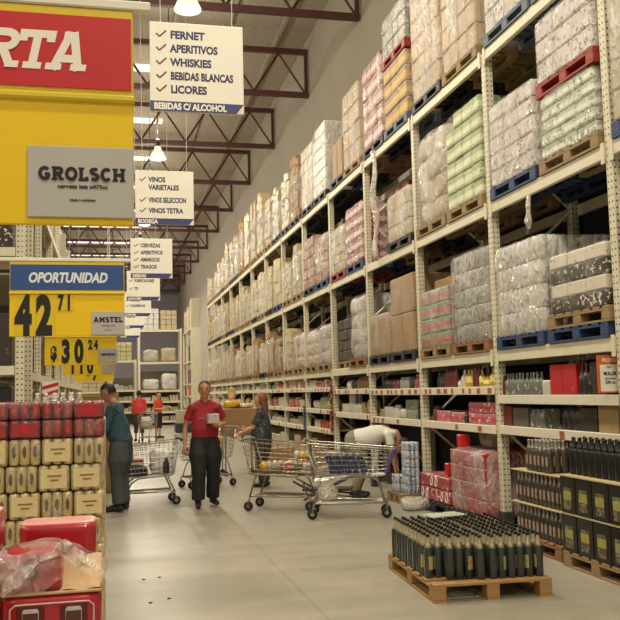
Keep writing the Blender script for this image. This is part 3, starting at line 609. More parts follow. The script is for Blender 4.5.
def shelf_set(): 
    shelf_row(1,0,[('box',2,.12,.3,DBOX,'dim dark box',1),('bottle',3,.075,.3,DKB,'dark bottle',1),('box',2,.25,.3,RBOX,'bright red gift box',1),('can_pack',1,.16,.15,WHP,'small white pack',1),('bottle',5,.075,.24,GBOT,'grey green bottle',1),('bottle',6,.075,.24,GBOT,'grey bottle with pale cap',1),('bottle',3,.08,.3,RDD,'dim red bottle',1)],.3)
    shelf_row(1,1,[('box',1,.32,.24,TBOX,'tan printed box',1),('box',1,.3,.22,DBOX,'dim brown box',1),('jar',3,.11,.22,DKB,'dark glass jar',1),('box',1,.3,.2,pm('dark_green_box','#3b4238','#8a8f80'),'dark green box',1),('jar',3,.1,.19,GBOT,'grey glass jar',1),('box',1,.36,.2,pm('grey_film_pack','#6f6660','#4c4540'),'dim grey film pack',1),('box',1,.2,.22,RDD,'dim red box',1)],.15)
    shelf_row(2,0,[('bottle',2,.09,.22,YB_,'yellow bottle with white cap',1),('jar',2,.08,.12,YB_,'small yellow jar',1),('bottle',1,.09,.2,YB_,'lone yellow bottle',1),('bottle',2,.09,.24,RDD,'dim red brown bottle',1),('bottle',2,.1,.22,YB_,'yellow and grey tall can',1),('bottle',1,.1,.22,WTB,'white bottle',1),('jar',1,.11,.09,WTB,'low white tub',1),('bottle',5,.08,.27,RDD,'tall dim red bottle',1),('bottle',3,.08,.2,DKB,'dark bottle',1)])
    shelf_row(2,1,[('can_pack',2,.2,.13,PKB,'pink red pack doubly stacked',2),('can_pack',2,.2,.13,PKB,'rosy pack in double stack',2),('box',1,.1,.1,DBOX,'small dim box',1),('can_pack',2,.2,.13,PKB,'pink pack in a single layer',1),('box',2,.24,.14,PKB,'pink printed box',1),('jar',1,.15,.2,RDD,'dim red jar',1)])
    shelf_row(3,0,[('bottle',3,.1,.2,pm('rose_bottle','#b05a5c','#dcb8b0'),'rose coloured bottle',1),('jar',2,.1,.17,DKB,'dark jar',1),('jar',4,.1,.17,GRP,'grey green jar',1),('jar',3,.11,.14,RDD,'dim red jar',1),('jar',4,.09,.15,DKB,'brown black jar',1)])
    shelf_row(3,1,[('jar',2,.1,.2,DKB,'dark jar',1),('can_pack',2,.24,.14,GRP,'grey green pack doubly stacked',2),('bag',1,.3,.15,WHP,'white bag',1),('jar',2,.11,.2,WTB,'white jar',1),('can_pack',2,.22,.17,WHP,'white film pack',1),('box',1,.2,.12,TBOX,'brown dark heap box',1)])
    shelf_row(4,0,[('jar',1,.1,.16,DKB,'dark jar',1),('bottle',7,.1,.21,AMB,'amber bottle with yellow label',1),('bottle',4,.09,.17,DKB,'dark short bottle',1),('jar',3,.1,.15,WTB,'white jar',1)])
    shelf_row(4,1,[('bag',1,.35,.26,WHP,'grey white bag',1),('box',1,.2,.2,TBOX,'tan box',1),('can_pack',2,.24,.16,WTB,'white bottle pack',1),('can_pack',1,.3,.2,WHP,'white pack on pack',2),('can_pack',2,.24,.17,WTB,'white tub pack',1)])
    shelf_row(5,0,[('can_pack',3,.2,.15,ORG,'orange red pack',1),('bag',1,.3,.18,WHP,'white bag',1),('can_pack',3,.2,.14,PKB,'pink pack',1),('jar',6,.1,.16,WTB,'white jar',1)])
    shelf_row(5,1,[('bag',2,.34,.2,LIM,'pale lime bag',1),('bag',2,.3,.24,LIM,'light green leaning bag',1),('bag',2,.3,.18,WHP,'white soft bag',1)])
    shelf_row(5,2,[('can_pack',2,.26,.15,ORG,'orange and white pack',1),('can_pack',3,.24,.16,ORG,'red orange pack',1),('can_pack',2,.24,.16,WTB,'white pack',1)])
    pal=[(WHP,'white pack'),(ORG,'orange red pack'),(WTB,'white tub'),(PKB,'pink pack'),(TAN,'tan carton'),(GRP,'grey pack'),(TEAL,'teal pack'),(CRM,'cream carton'),(REDC,'red carton')]
    for k in range(6,14):
        for si in range(3):
            it=[]; wsum=.12
            while wsum<2.0 and len(it)<12:
                m,wd=RND.choice(pal); kd=RND.choice(('box','box','bag','can_pack','jar')); n=RND.choice((1,2,3)); w_=RND.choice((.16,.22,.28)); h_=RND.choice((.12,.16,.2,.24))
                if kd=='jar': w_=.11;n=3
                if wsum+n*w_*1.03>2.3: n=1
                it.append((kd,n,w_,h_,m,wd.split()[0]+' '+wd.split()[1]+(' jar' if kd=='jar' else '') if wd!='orange red pack' else 'orange red '+kd.replace('_',' '),1)); wsum+=n*w_*1.03+.02
            shelf_row(k,si,it)
shelf_set()
# cartons on the floor of the farther bays
for k in range(5,13):
    for i in range(3):
        h_=RND.uniform(.35,.62); o=link('carton',boxmesh('carton',(.6,.66,round(h_,1)),RND.choice((KRAFT,TAN,BEIGE,CRM))),None,(4.62,P[k]+.48+.74*i,round(h_,1)/2+.001),RND.uniform(-.05,.05)); tag(o,'floor carton under the shelves of %s rack bay, %s from its near post'%(ORD[k-1],ORD[i]),'carton','floor cartons')
# strips of hanging packets on the posts
def clip(Y,m,label,z0,z1):
    t=thing('clip_strip',label,'clip strip',(XF-.03,Y,0)); b=MB(); b.box((0,0,(z0+z1)/2),(.006,.08,z1-z0)); part('strip',b,m,t)
    n=9
    for i in range(n): me=lump('packet',(.04,.1,(z1-z0)/n*.86),m,i,.008,3,4.); link('packet',me,t,(-.02,0,z0+(z1-z0)/n*(i+.5)))
clip(P[5]+.02,pm('red_packets','#8e2a30','#d9a79c'),'red clip strip of packets hanging on the rack post',.82,1.78); clip(P[6]+.02,pm('teal_packets','#31556b','#8fb0b8'),'blue clip strip of packets hanging on the rack post',.75,1.3)
# promo card at the first post
t=thing('promo_card','white card with orange header standing at the shelf end','sign',(4.285,6.93,1.545)); b=MB(); b.box((0,0,.16),(.225,.012,.33),0,.003); part('card_holder',b,mat('orange_card','#c8642f',.5,0,.05),t)
b=MB(); b.box((.005,-.008,.125),(.185,.004,.235)); part('card',b,WHITE,t); OI=mat('cream_ink','#f3dcc0',.6,0,.02)
text('lettering','PROMO',.05,t,(.005,-.0075,.265),OI,.03,0,.8,'CENTER'); text('lettering','2x1',.03,t,(0,-.011,.212),INK,.03,0,1,'CENTER'); text('lettering','MULLER',.042,t,(.005,-.011,.15),INK,.04,0,.85,'CENTER'); text('lettering','cerveza',.034,t,(.005,-.011,.112),INK,.01,0,1.1,'CENTER'); text('lettering','330 cc',.038,t,(.005,-.011,.075),INK,.03,0,.95,'CENTER')
# ------------------------------------------------------------------ yellow price boards over the beer stacks
EDGE=mat('yellow_edge','#dcc336',.4,0,.04); RAIL=mat('white_sign_rail','#e6e2d2',.45,0,.04)
def board(Y,z0,zt,head,x0,x1,label,rail=True,hf=.385):
    t=thing('price_board',label,'sign',(0,Y,0),0,'hanging price boards'); H_=zt-z0; w_=x1-x0; cx=(x0+x1)/2; hz=zt-hf*H_
    b=MB(); b.box((cx,0,(z0+hz)/2),(w_,.016,hz-z0),0,.003); part('panel',b,YEL,t)
    if head:
        b=MB(); b.box((cx,0,(hz+zt)/2),(w_,.02,zt-hz),0,.003); part('header_frame',b,EDGE,t)
        b=MB(); b.box((cx,-.012,(hz+zt)/2+.0),(w_-.012,.006,(zt-hz)*.8)); part('header',b,head,t)
        b=MB(); b.box((cx,-.008,hz),(w_+.01,.03,.022),0,.006); part('ledge',b,EDGE,t)
    if rail:
        b=MB(); b.box((cx-.1,0,zt+.016),(w_+.3,.03,.028),0,.004); part('rail',b,RAIL,t)
        for x in (x0+.1,x1-.12): b=MB(); b.tube([(x,0,zt+.02),(x,0,ZR-.1)],.0025,4); part('hanging_wire',b,RAIL,t)
    return t
def pcard(t,cx,cz,w_,h_):
    b=MB(); b.box((cx,-.014,cz),(w_,.005,h_),0,.002); return part('product_card',b,GREYC,t)
def digits(t,s,x,z,sz,sx,bg=True,adv=None):
    for ch in s:
        wd=adv or sz*.52
        if bg: b=MB(); b.box((x+wd*.45,-.0105,z+sz*.36),(wd*.95,.004,sz*.84)); part('digit_tile',b,mat('digit_tile_yellow','#dfc222',.35,0,.03),t)
        text('digit',ch,sz,t,(x,-.0145,z),INK,.058,0,sx); x+=wd
t=board(2.47,2.09,2.715,REDS,-.86,.066,'near yellow price board with red header and grey card, top corner of the photo',True,.42)
slab('letter','OFERTA',.112,t,(-.078,-.0165,2.527),PALE,.2,False,1.,-.1,True)
c=pcard(t,-.078,2.21,.285,.2); c.rotation_euler=(0,.035,0)
c.rotation_euler=(0,0,0)
slab('letter','GROLSCH',.038,c,(-.073,-.0035-.014,2.213),INK,0,True,.98,.08,False,1.3)
text('lettering','cerveza lata x473cc',.0155,c,(-.073,-.0178,2.192),INK,.02,0,1.1,'CENTER'); text('lettering','hasta 6 unidades',.0095,c,(-.073,-.0178,2.156),INK,.02,0,1.1,'CENTER')
t=board(7.3,2.107,2.715,BLUES,-.785,.115,'yellow price board with blue header and big black digits over the red and gold cans',True,.425)
text('lettering','OPORTUNIDAD',.112,t,(-.335,-.0165,2.545),mat('pale_blue_ink','#dfe6ea',.5,0,.02),.04,.22,.76,'CENTER')
digits(t,'42',-.735,2.135,.42,.55,True,.158); digits(t,'71',-.412,2.325,.17,.5,True,.064)
c=pcard(t,-.015,2.21,.262,.19); slab('letter','AMSTEL',.042,c,(-.015,-.0176,2.218),INK,0,True,1.0,.08,False,1.3); text('lettering','cerveza lata',.02,c,(-.015,-.018,2.185),INK,.0,0,1.1,'CENTER'); text('lettering','x 473 cc',.016,c,(-.015,-.018,2.15),INK,.0,0,1.1,'CENTER')
t=board(12.2,2.045,2.66,REDS,-.86,.085,'third price board back, yellow, black digits and grey card under it')
digits(t,'$',-.78,2.13,.24,.6,True,.13); digits(t,'30',-.64,2.09,.41,.55,True,.17); digits(t,'24',-.29,2.26,.17,.6,True,.075)
c=pcard(t,-.03,2.17,.25,.19); text('lettering','HEINEKEN',.046,c,(-.03,-.0176,2.165),INK,.035,0,.9,'CENTER')
t=board(17.2,2.02,2.63,BLUES,-.86,.08,'fourth price board back, small, yellow with black digits, below the third')
digits(t,'110',-.75,2.07,.34,.62,True,.16); pcard(t,-.03,2.14,.25,.18)
t=board(22.3,1.98,2.6,REDS,-.86,.08,'farthest small yellow price board, lowest of the row')
digits(t,'97',-.6,2.03,.36,.66,True,.17)
# ------------------------------------------------------------------ white hanging list signs
BAND=mat('navy_sign_band','#34386e',.5,0,.04); FOLD=mat('pale_pink_fold','#e8cfc8',.5,0,.03)
def listsign(Y,x0,x1,z0,z1,lines,band,label,ticks,rz=0.):
    t=thing('hanging_sign',label,'sign',((x0+x1)/2,Y,z0),rz,'white hanging list signs'); w_=x1-x0; H_=z1-z0
    b=MB(); b.box((0,0,H_/2),(w_,.05,H_),0,.004); part('panel',b,WHITE,t)
    b=MB(); b.box((0,-.027,.055),(w_,.004,.11)); bd=part('band',b,BAND,t); b=MB(); b.add([(w_/2-.085,-.031,.0),(w_/2,-.031,.0),(w_/2,-.031,.11)],[(0,1,2)]); part('folded_corner',b,FOLD,t)
    text('lettering',band,.1,bd,(-w_/2+.04,-.0305,.02),PALE,.042,0,.83 if len(band)<16 else .8)
    for (s,z,sx,tk) in lines:
        text('lettering',s,.122,t,(-w_/2+.225,-.0265,z*H_),NAVY,.042,0,sx*.95)
        if tk:
            b=MB(); x_,z_=-w_/2+.07,z*H_; 
            for q in (((x_,z_+.05),(x_+.035,z_+.012)),((x_+.035,z_+.012),(x_+.11,z_+.085))):
                (a,c),(d,e)=q; dx,dz=d-a,e-c; l_=math.hypot(dx,dz); nx,nz=-dz/l_*.009,dx/l_*.009
                b.add([(a+nx,-.0275,c+nz),(a-nx,-.0275,c-nz),(d-nx,-.0275,e-nz),(d+nx,-.0275,e+nz)],[(0,1,2,3)])
            part('tick_mark',b,TICK,t)
    for x in (-w_/2+.12,w_/2-.12): b=MB(); b.tube([(x,0,H_-.01),(x+(.05 if x>0 else -.05),0,ZR-z0-.1)],.004,4); part('hanging_wire',b,RAIL,t)
T=lambda *a:[(s,z,sx,1) for s,z,sx in a]
listsign(9.5,.435,1.475,4.735,5.75,T(('FERNET',.82,.95),('APERITIVOS',.665,.86),('WHISKIES',.51,.9),('BEBIDAS BLANCAS',.355,.72),('LICORES',.205,.9)),'BEBIDAS C/ ALCOHOL','large white hanging sign listing five spirits under the glowing lamp',5)
listsign(15.1,.43,1.43,4.55,5.5,[('VINOS',.79,.85,1),('VARIETALES',.645,.84,0),('VINOS SELECCION',.41,.66,1),('VINOS TETRA',.215,.82,1)],'BODEGA','white hanging sign listing wines, second of the row',4)
listsign(20.7,.475,1.44,4.36,5.3,T(('CERVEZAS',.78,.84),('APERITIVOS',.6,.84),('AMARGOS',.42,.8),('TRAGOS',.24,.82)),'BEBIDAS','white hanging sign listing beers, third of the row',4)
listsign(26.2,.48,1.45,4.42,5.3,T(('PURIFICADORES',.62,.68),('TE',.35,.8)),'ALMACEN','white hanging sign with two lines, fourth of the row',4)
listsign(31.8,.48,1.44,4.45,5.33,T(('FRUTAS',.6,.8),('CONSERVAS',.38,.8)),'ALMACEN','white hanging sign, fifth of the row, partly hidden',4)
listsign(37.4,.45,1.42,4.45,5.33,T(('ACEITES',.5,.8),),'ACEITES','white hanging sign, sixth of the row, mostly hidden',4)
listsign(43,.45,1.42,4.4,5.28,T(('PASTAS',.5,.8),),'PASTAS','farthest white hanging sign above the end rack',4)
# ------------------------------------------------------------------ stack of can packs
GOLD=mat('gold_can','#dcc88a',.32,.3,.15,40); GOLDD=mat('gold_can_dark_emblem','#5e3a24',.4,.2,.2,30); REDCAN=mat('red_can','#8e2830',.3,.25,.15,40); REDEM=mat('bright_red_emblem','#c81f2a',.35,0,.1,30); CANTOP=mat('can_lid_metal','#cfc7b0',.3,.8,.1,30); PALEC=mat('pale_pack_print','#dccb98',.5,0,.1,20); RPRINT=mat('red_pack_print','#a3303a',.4,0,.12,16); PINKC=mat('pale_pink_can','#d9bfb6',.4,.1,.1,30)
PFILM=film('pack_film','#efe3cf',.08,.34,24.,.15); PFILMR=film('red_pack_film','#e9c6c0',.08,.34,24.,.15)
R_=.0325
def can3(h,m,lid):
    b=MB(); b.lathe([(R_*.82,0),(R_,.012),(R_,h-.02),(R_*.84,h-.004)],n=12); a=b.mesh('can_body',m,True); b=MB(); b.lathe([(R_*.84,h-.004),(R_*.84,h),(R_*.76,h-.003)],n=12); return a,b.mesh('can_lid',lid,True)
def emblem(h,m,s=1.):
    b=MB(); v=[]; n=10
    for i in range(n):
        a=2*PI*i/n; ang=-PI/2+.62*s*math.cos(a); v.append((R_*1.03*math.cos(ang),R_*1.03*math.sin(ang),h*.5+h*.24*math.sin(a)))
    b.add(v,[tuple(range(n))]); return b.mesh('emblem',m)
def packproto(h,cm,em,fm,kind,words):
    t=thing('can_pack',words,'can pack')
    a,l=can3(h-.004,cm,CANTOP); e=emblem(h,em,.6)
    for i in range(3):
        for j in range(2):
            c=link('can',a,t,((i-1)*.066,(j-.5)*.066,0)); link('lid',l,c)
            if j==0 and kind=='cans': link('emblem',e,c)
    b=MB(); b.box((0,0,h/2),(.2025,.136,h+.001),0,.02)
    link('film',lump('film',(.203,.137,h),fm,len(MC),.003,4,9.),t,(0,0,h/2))
    if kind!='cans':
        b=MB(); b.box((0,-.0695,h*.47),(.165,.003,h*.72),0,.001); pp=part('printed_panel',b,PALEC if kind=='card' else RPRINT,t)
        pm_=mat('soft_brown_print','#8f7040',.5,0,.1) if kind=='card' else PINKC
        if kind=='card':
            for wd,zz in ((.09,.58),(.05,.42)):
                b=MB(); b.box((.005,-.0725,h*zz),(wd,.002,h*.06)); part('print_line',b,pm_,pp)
        else:
            b=MB(); v=[(.03*math.cos(2*PI*i/12),-.0722,h*.5+h*.22*math.sin(2*PI*i/12)) for i in range(12)]; b.add(v,[tuple(range(12))]); part('print_mark',b,REDEM,pp)
    return t
def packfar(h,cm,fm):
    me=canpack(3,2,.0325,h-.004,cm,None); o=link('can_pack',me); tag(o,'x','can pack'); link('film',lump('film',(.203,.137,h),fm,len(MC)+9,.003,4,9.),o); return o
hs=[.172]*7+[.119]*2
PR_={'g0':packproto(.17,GOLD,GOLDD,PFILM,'cans','g'),'g1':packproto(.17,GOLD,GOLDD,PFILM,'card','g'),'r0':packproto(.117,REDCAN,REDEM,PFILMR,'cans','r'),'r1':packproto(.117,REDCAN,REDEM,PFILMR,'print','r'),'gf':packfar(.17,GOLD,PFILM),'rf':packfar(.117,REDCAN,PFILMR)}
used=set()
def putpack(key,loc,rz,label,group):
    if key not in used: used.add(key); o=PR_[key]; o.location=loc; o.rotation_euler=(0,0,rz); o['label']=label; o['group']=group
    else: o=clone(PR_[key],loc,rz,label,group)
    return o
X1=-.035; z=.142
pallet('wood',(-.54,6.45,0),'wooden pallet below the tall stack of red and gold can packs',1.0,1.0,0,'floor pallets')
pat=['g1','g0','g0','g1','g0']
for lay in range(9):
    hh=hs[lay]; red=lay>=7; col='red' if red else 'gold'; nm=ORD[lay]+' layer up'
    for i in range(5):
        x=X1-.103-.204*i-(.02*(lay%2) if not red else 0)
        if red: key='r1' if (lay*2+i)%5==1 or (lay==7 and i==3) else 'r0'
        else: key='g1' if (i+lay*2)%5 in (0,3) and lay%2==0 or (lay%2 and i in (0,1) and lay>3) else 'g0'
        putpack(key,(x,6.075,z),RND.uniform(-.02,.02),'%s can pack in the tall stack, %s, %s from the aisle corner'%(col,nm,ORD[i]),'front can packs of the tall stack')
    for j in range(1,6):
        kk='rf' if red else 'gf'
        putpack(kk,(X1-.103-RND.uniform(0,.01),6.075+.14*j,z+hh/2),0,'%s can pack on aisle side of tall stack, %s, %s behind corner'%(col,nm,ORD[j-1]),'side can packs of the tall stack')
        for i in range(1,5): putpack(kk,(X1-.103-.204*i,6.075+.14*j,z+hh/2),0,'%s can pack %s, %s row behind front, %s from aisle'%(col,'on top of tall stack' if lay==8 else 'inside tall stack, '+nm,ORD[j-1],ORD[i]),'inner can packs of the tall stack')
    z+=hh+.001
# red beer cases nearest the camera
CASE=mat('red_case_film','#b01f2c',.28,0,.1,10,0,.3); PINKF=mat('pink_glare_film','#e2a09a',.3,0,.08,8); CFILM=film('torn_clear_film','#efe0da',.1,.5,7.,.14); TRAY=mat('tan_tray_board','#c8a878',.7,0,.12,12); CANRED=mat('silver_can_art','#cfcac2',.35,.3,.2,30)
def beercase(loc,label,print_=True,sz=(.395,.27,.165),rz=0):
    t=thing('beer_case',label,'beer case',loc,rz,'red beer cases'); a,b_,c=sz
    link('case_body',lump('case_body',sz,CASE,int(loc[2]*50),.002,6,14.),t,(0,0,c/2)); 
    if print_:
        fr=MB()
        for s in (-.085,.085):
            b=MB(); b.box((s,-b_/2-.0015,c*.45),(.11,.004,c*.62),0,.03); fr_=part('picture_window',b,mat('dark_red_window_print','#5b161d',.4,0,.1),t)
            b=MB(); b.lathe([(.03,.0),(.034,.01),(.034,c*.45),(.028,c*.52)],(s,0,c*.18),14); o=part('can_picture',b,CANRED,fr_,(0,-b_/2-.003,0),0,True); o.scale=(1,.08,1)
            b=MB(); b.box((0,0,0),(.06,.001,.05)); q=part('emblem',b,mat('dark_can_emblem','#57302c',.4,0,.1),fr_,(s,-b_/2-.0075,c*.45))
        ring=[]
        for i in range(24):
            a_=2*PI*i/24; ring.append((.165*max(-1,min(1,1.25*math.cos(a_))),-b_/2-.003,c*.45+c*.36*max(-1,min(1,1.4*math.sin(a_)))))
        b=MB(); b.tube(ring,.004,4,True); part('window_outline',b,mat('pale_outline','#d8b9b0',.4),t)
    return t
def sheet(name,fn,nu,nv,m,parent,loc=(0,0,0)):
    b=MB(); v=[fn(i/nu,j/nv) for i in range(nu+1) for j in range(nv+1)]
    b.add(v,[(i*(nv+1)+j,(i+1)*(nv+1)+j,(i+1)*(nv+1)+j+1,i*(nv+1)+j+1) for i in range(nu) for j in range(nv)]); return part(name,b,m,parent,loc,0,True)
for i,z in enumerate((0.144,.311,.478,.645)):
    beercase((-.235,3.95,z),'red beer case below the torn one, '+('lowest','second up','third up','directly under it')[i],True)
pallet('wood',(-.55,4.2,0),'wooden pallet below the red beer cases nearest the camera',.98,1.1,0,'floor pallets')
t=thing('beer_case','torn open red beer case with loose clear film and bare tan tray','beer case',(-.235,3.95,.812),0,'red beer cases')
b=MB(); b.box((0,0,.006),(.4,.275,.012),0,.003); part('tray',b,TRAY,t)
for d,cx,cy in (((.4,.006,.03),0,.135),((.006,.27,.03),-.197,0),((.006,.27,.03),.197,0)): b=MB(); b.box((cx,cy,.02),d); part('tray_rim',b,TRAY,t)
link('case_body',lump('case_body',(.23,.265,.163),CASE,4,.004,6,12.),t,(-.08,.0,.095)); 
b=MB(); b.lathe([(.02,0),(.034,.003),(.036,.006)],(0,0,0),16,'y'); o=part('picture_window',b,mat('dark_window_print','#251a1a',.4,0,.1),t,(-.09,-.142,.1)); sheet('inner_board',lambda u,v:(.035+.16*u,-.128+.24*v,.014+.1*v*v+.004*math.sin(u*9)),8,8,TRAY,t)
b=MB(); b.lathe([(.0,0),(.019,.003)],(0,0,0),14,'y'); part('can_picture',b,CANRED,o,(0,-.004,-.004))
def tornf(u,v):                                            # film draped over the half emptied case, lifted at its middle and open in front
    x=-.215+.43*u; n_=mnoise.noise(Vector((u*5,v*4,2)))*.02; e=abs(u-.62)
    zt=.17 if u<.45 else .17-.09*((u-.45)/.55)**1.6
    if v<.5: q=v/.5; y=.14-.27*q; zz=zt+.03*math.sin(q*PI)*math.exp(-((u-.5)/.25)**2)
    else: q=(v-.5)/.5; dr=1. if u<.4 else max(.12,1-1.9*(u-.4)) if u<.75 else .35+2.2*(u-.75); y=-.135-.02*math.sin(q*PI)-.01*q; zz=zt-(zt-.01)*q*min(1,dr)
    return (x+n_*.6,y+n_,max(.004,zz+n_))
sheet('torn_film',tornf,26,22,CFILM,t)
sheet('film_fold',lambda u,v:(-.19+.38*u,-.158-.014*math.sin(u*7+v*4)+.02*v,.035+.15*math.sin(min(1,u*1.35)*PI*.55)-(.09*max(0,u-.62)/.38)+.055*(v-.5)*(1+.5*math.sin(u*11))+.006*math.sin(u*23+v*6)),30,8,film('film_fold_plastic','#f3e8e2',.3,.75,12.,.14),t)
sheet('torn_flap',lambda u,v:(.19+.03*v+.012*math.sin(u*9),-.13+.27*u,.012+.16*v*(1-.5*abs(u-.5))+.008*math.sin(u*13+v*5)),14,8,CFILM,t)
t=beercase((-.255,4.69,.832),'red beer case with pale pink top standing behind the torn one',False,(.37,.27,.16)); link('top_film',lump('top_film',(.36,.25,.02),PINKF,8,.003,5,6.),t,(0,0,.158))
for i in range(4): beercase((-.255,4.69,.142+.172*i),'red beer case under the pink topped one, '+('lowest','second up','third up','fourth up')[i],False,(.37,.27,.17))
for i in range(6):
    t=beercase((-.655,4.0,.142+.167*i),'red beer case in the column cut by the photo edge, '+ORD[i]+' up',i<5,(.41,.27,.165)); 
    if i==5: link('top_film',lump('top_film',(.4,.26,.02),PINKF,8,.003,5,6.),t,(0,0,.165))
b=0
for i in range(4): beercase((-.64,3.57,.142+.172*i),'red beer case in the low front column at the photo corner, '+ORD[i]+' up',True,(.4,.27,.17))
pallet('wood',(-.62,3.35,0),'wooden pallet under the low front column of red beer cases',.9,.55,0,'floor pallets')
# second stack behind: white cases with clear jugs, brown cartons
t=pallet('wood',(-.55,9.12,0),'wooden pallet under the white cases with clear jugs on top',1.0,1.1,0,'floor pallets')
for j in range(5):
    for i in range(3):
        for q in range(2): tag(link('carton',boxmesh('carton',(.32,.5,.25),WHP),None,(-.21-.33*i,8.85+.52*q,.268+.253*j)),'white case stacked behind the can packs, %s layer, %s from aisle%s'%(ORD[j],ORD[i],', behind' if q else ''),'case','white cases behind the can packs')
JUG=film('clear_jug_plastic','#dfe0da',.45,.8,14.,.15); JM=MB(); JM.lathe([(.034,0),(.037,.02),(.037,.15),(.034,.18),(.02,.21),(.015,.23)],n=14); JME=JM.mesh('jug_body',JUG,True); JC=MB(); JC.lathe([(.018,.225),(.018,.25)],n=10); JCM=JC.mesh('jug_cap',WHITE,True)
for i in range(6):
    t=thing('jug','clear plastic jug above the red can packs, %s of six in the row'%ORD[i],'jug',(-.68+.078*i,8.75,1.41),0,'row of clear jugs'); link('jug_body',JME,t); link('jug_cap',JCM,t)
for i,(x,Y,z,d) in enumerate(((-.55,14.2,.45,(.8,.8,.9)),(-.55,14.2,1.27,(.78,.8,.72)),(-.3,15.6,.45,(.8,.8,.9)),(-.26,15.6,1.29,(.8,.8,.76)))):
    tag(link('carton',boxmesh('carton',d,KRAFT),None,(x,Y,z+.002)),'large brown carton beyond the jugs, '+('lower of the near pair','upper of the near pair','lower of the far pair','upper of the far pair')[i],'carton','big brown cartons')
t=thing('striped_sign','small white board with red diagonal stripes above the jugs','sign',(-.72,11.2,1.62),.1); b=MB(); b.box((0,0,.09),(.2,.012,.2),.0,.003); part('panel',b,WHITE,t)
for i in range(2): b=MB(); b.add([(-.095,-.008,.0+.09*i),(-.095,-.008,.045+.09*i),(.095,-.008,.1+.085*i),(.095,-.008,.055+.085*i)],[(0,1,2,3)]); part('stripe',b,REDS,t)
b=MB(); b.tube([(0,.012,0),(0,.012,-1.62)],.012,6); part('pole',b,STEEL,t); b=MB(); b.lathe([(.16,-1.62),(.16,-1.6),(.02,-1.59)],(0,.012,0),14); part('base',b,STEEL,t)
# ------------------------------------------------------------------ rack on the other side of the can packs
for k in range(9):
    Y0=11.6+2.5*k; t=thing('pallet_rack_bay','cream rack bay beyond the price boards, '+ORD[k]+' from the camera','rack',(0,0,0),0,'bays of the rack beyond the price boards')
    for Y in ([Y0] if k else [])+([Y0+2.5] if k==8 else [])+([Y0] if k==0 else []):
        for x in (-1.1,-2.1): b=MB(); link('post',POSTME,t,(x,Y,.0))
        for i in range(5): b=MB(); b.tube([(-1.12,Y,.3+i),(-2.08,Y,1.2+i)],.018,4); part('brace',b,CREAM,t)
    for z in (.5,1.1,1.96,3.22,4.6):
        for x in (-1.06,-2.14): b=MB(); b.box((x,Y0+1.25,z-.05),(.05,2.4,.11)); part('beam',b,CREAM,t)
        b=MB(); b.box((-1.6,Y0+1.25,z-.012),(1.02,2.4,.02)); part('shelf',b,SHELF,t)
    for lv,z in enumerate((.5,1.1,1.96,3.22,4.6)):
        for h_ in (0,1):
            m,wd=RND.choice([(WHP,'white goods'),(DKC,'dark print cases'),(CRM,'cream cases'),(DBOX,'dark cases'),(BEIGE,'beige cases'),(GRYS,'grey white bundles')])
            if k<2 and lv in(2,3): m,wd=(DKB,'dark bottles') if h_ else (DBOX,'dim dark boxes')
            Hh=(.45,.6,.85,1.0,1.1)[lv]; b=MB()
            for i in range(3):
                for j in range(3):
                    for q in range(2): b.box((-.23+.46*q,-.36+.36*i,Hh/3*(j+.5)),(.45,.35,Hh/3-.01),0,.01)
            o=part('pallet_load',b,m,None,(-1.62,Y0+.65+1.2*h_,z+.002)); tag(o,'%s, %s level, rack beyond the price boards, %s bay, %s half'%(wd,ORD[lv],ORD[k],'far' if h_ else 'near'),'load','loads on the rack beyond the boards')
t=thing('shelf_rack','cream perforated end rack beside the price boards, holding dark boxes','rack',(0,0,0))
for x in (-.99,-3.3):
    for y_ in (10.3,11.3): link('post',POSTME,t,(x,y_,0))
for z in (.5,1.2,1.98,3.32,4.7):
    for y_ in (10.27,11.33): b=MB(); b.box((-2.145,y_,z-.05),(2.2,.05,.1)); part('beam',b,CREAM,t)
    b=MB(); b.box((-2.145,10.8,z-.012),(2.2,1.0,.02)); part('shelf',b,SHELF,t)
BPRT=product('black_glass_print_box','#1b1a19','#8f8b80',None,.3,.4,14.)
for lv,z in enumerate((.5,1.2,1.98,3.32)):
    for i in range(5):
        m,wd=((WHP,'white'),(BPRT,'black printed'),(DBOX,'dim dark'),(DKC,'dark print'))[(lv+ (i==3))%4]; h_=(.5,.55,.6,.7)[lv]-.08*(i%2)
        tag(link('box',boxmesh('box',(.38,.5,h_),m),None,(-1.28-.4*i,10.6,z+h_/2+.002)),'%s box on %s level of the perforated end rack, %s from the aisle'%(wd,ORD[lv],ORD[i]),'box','boxes on the perforated end rack')
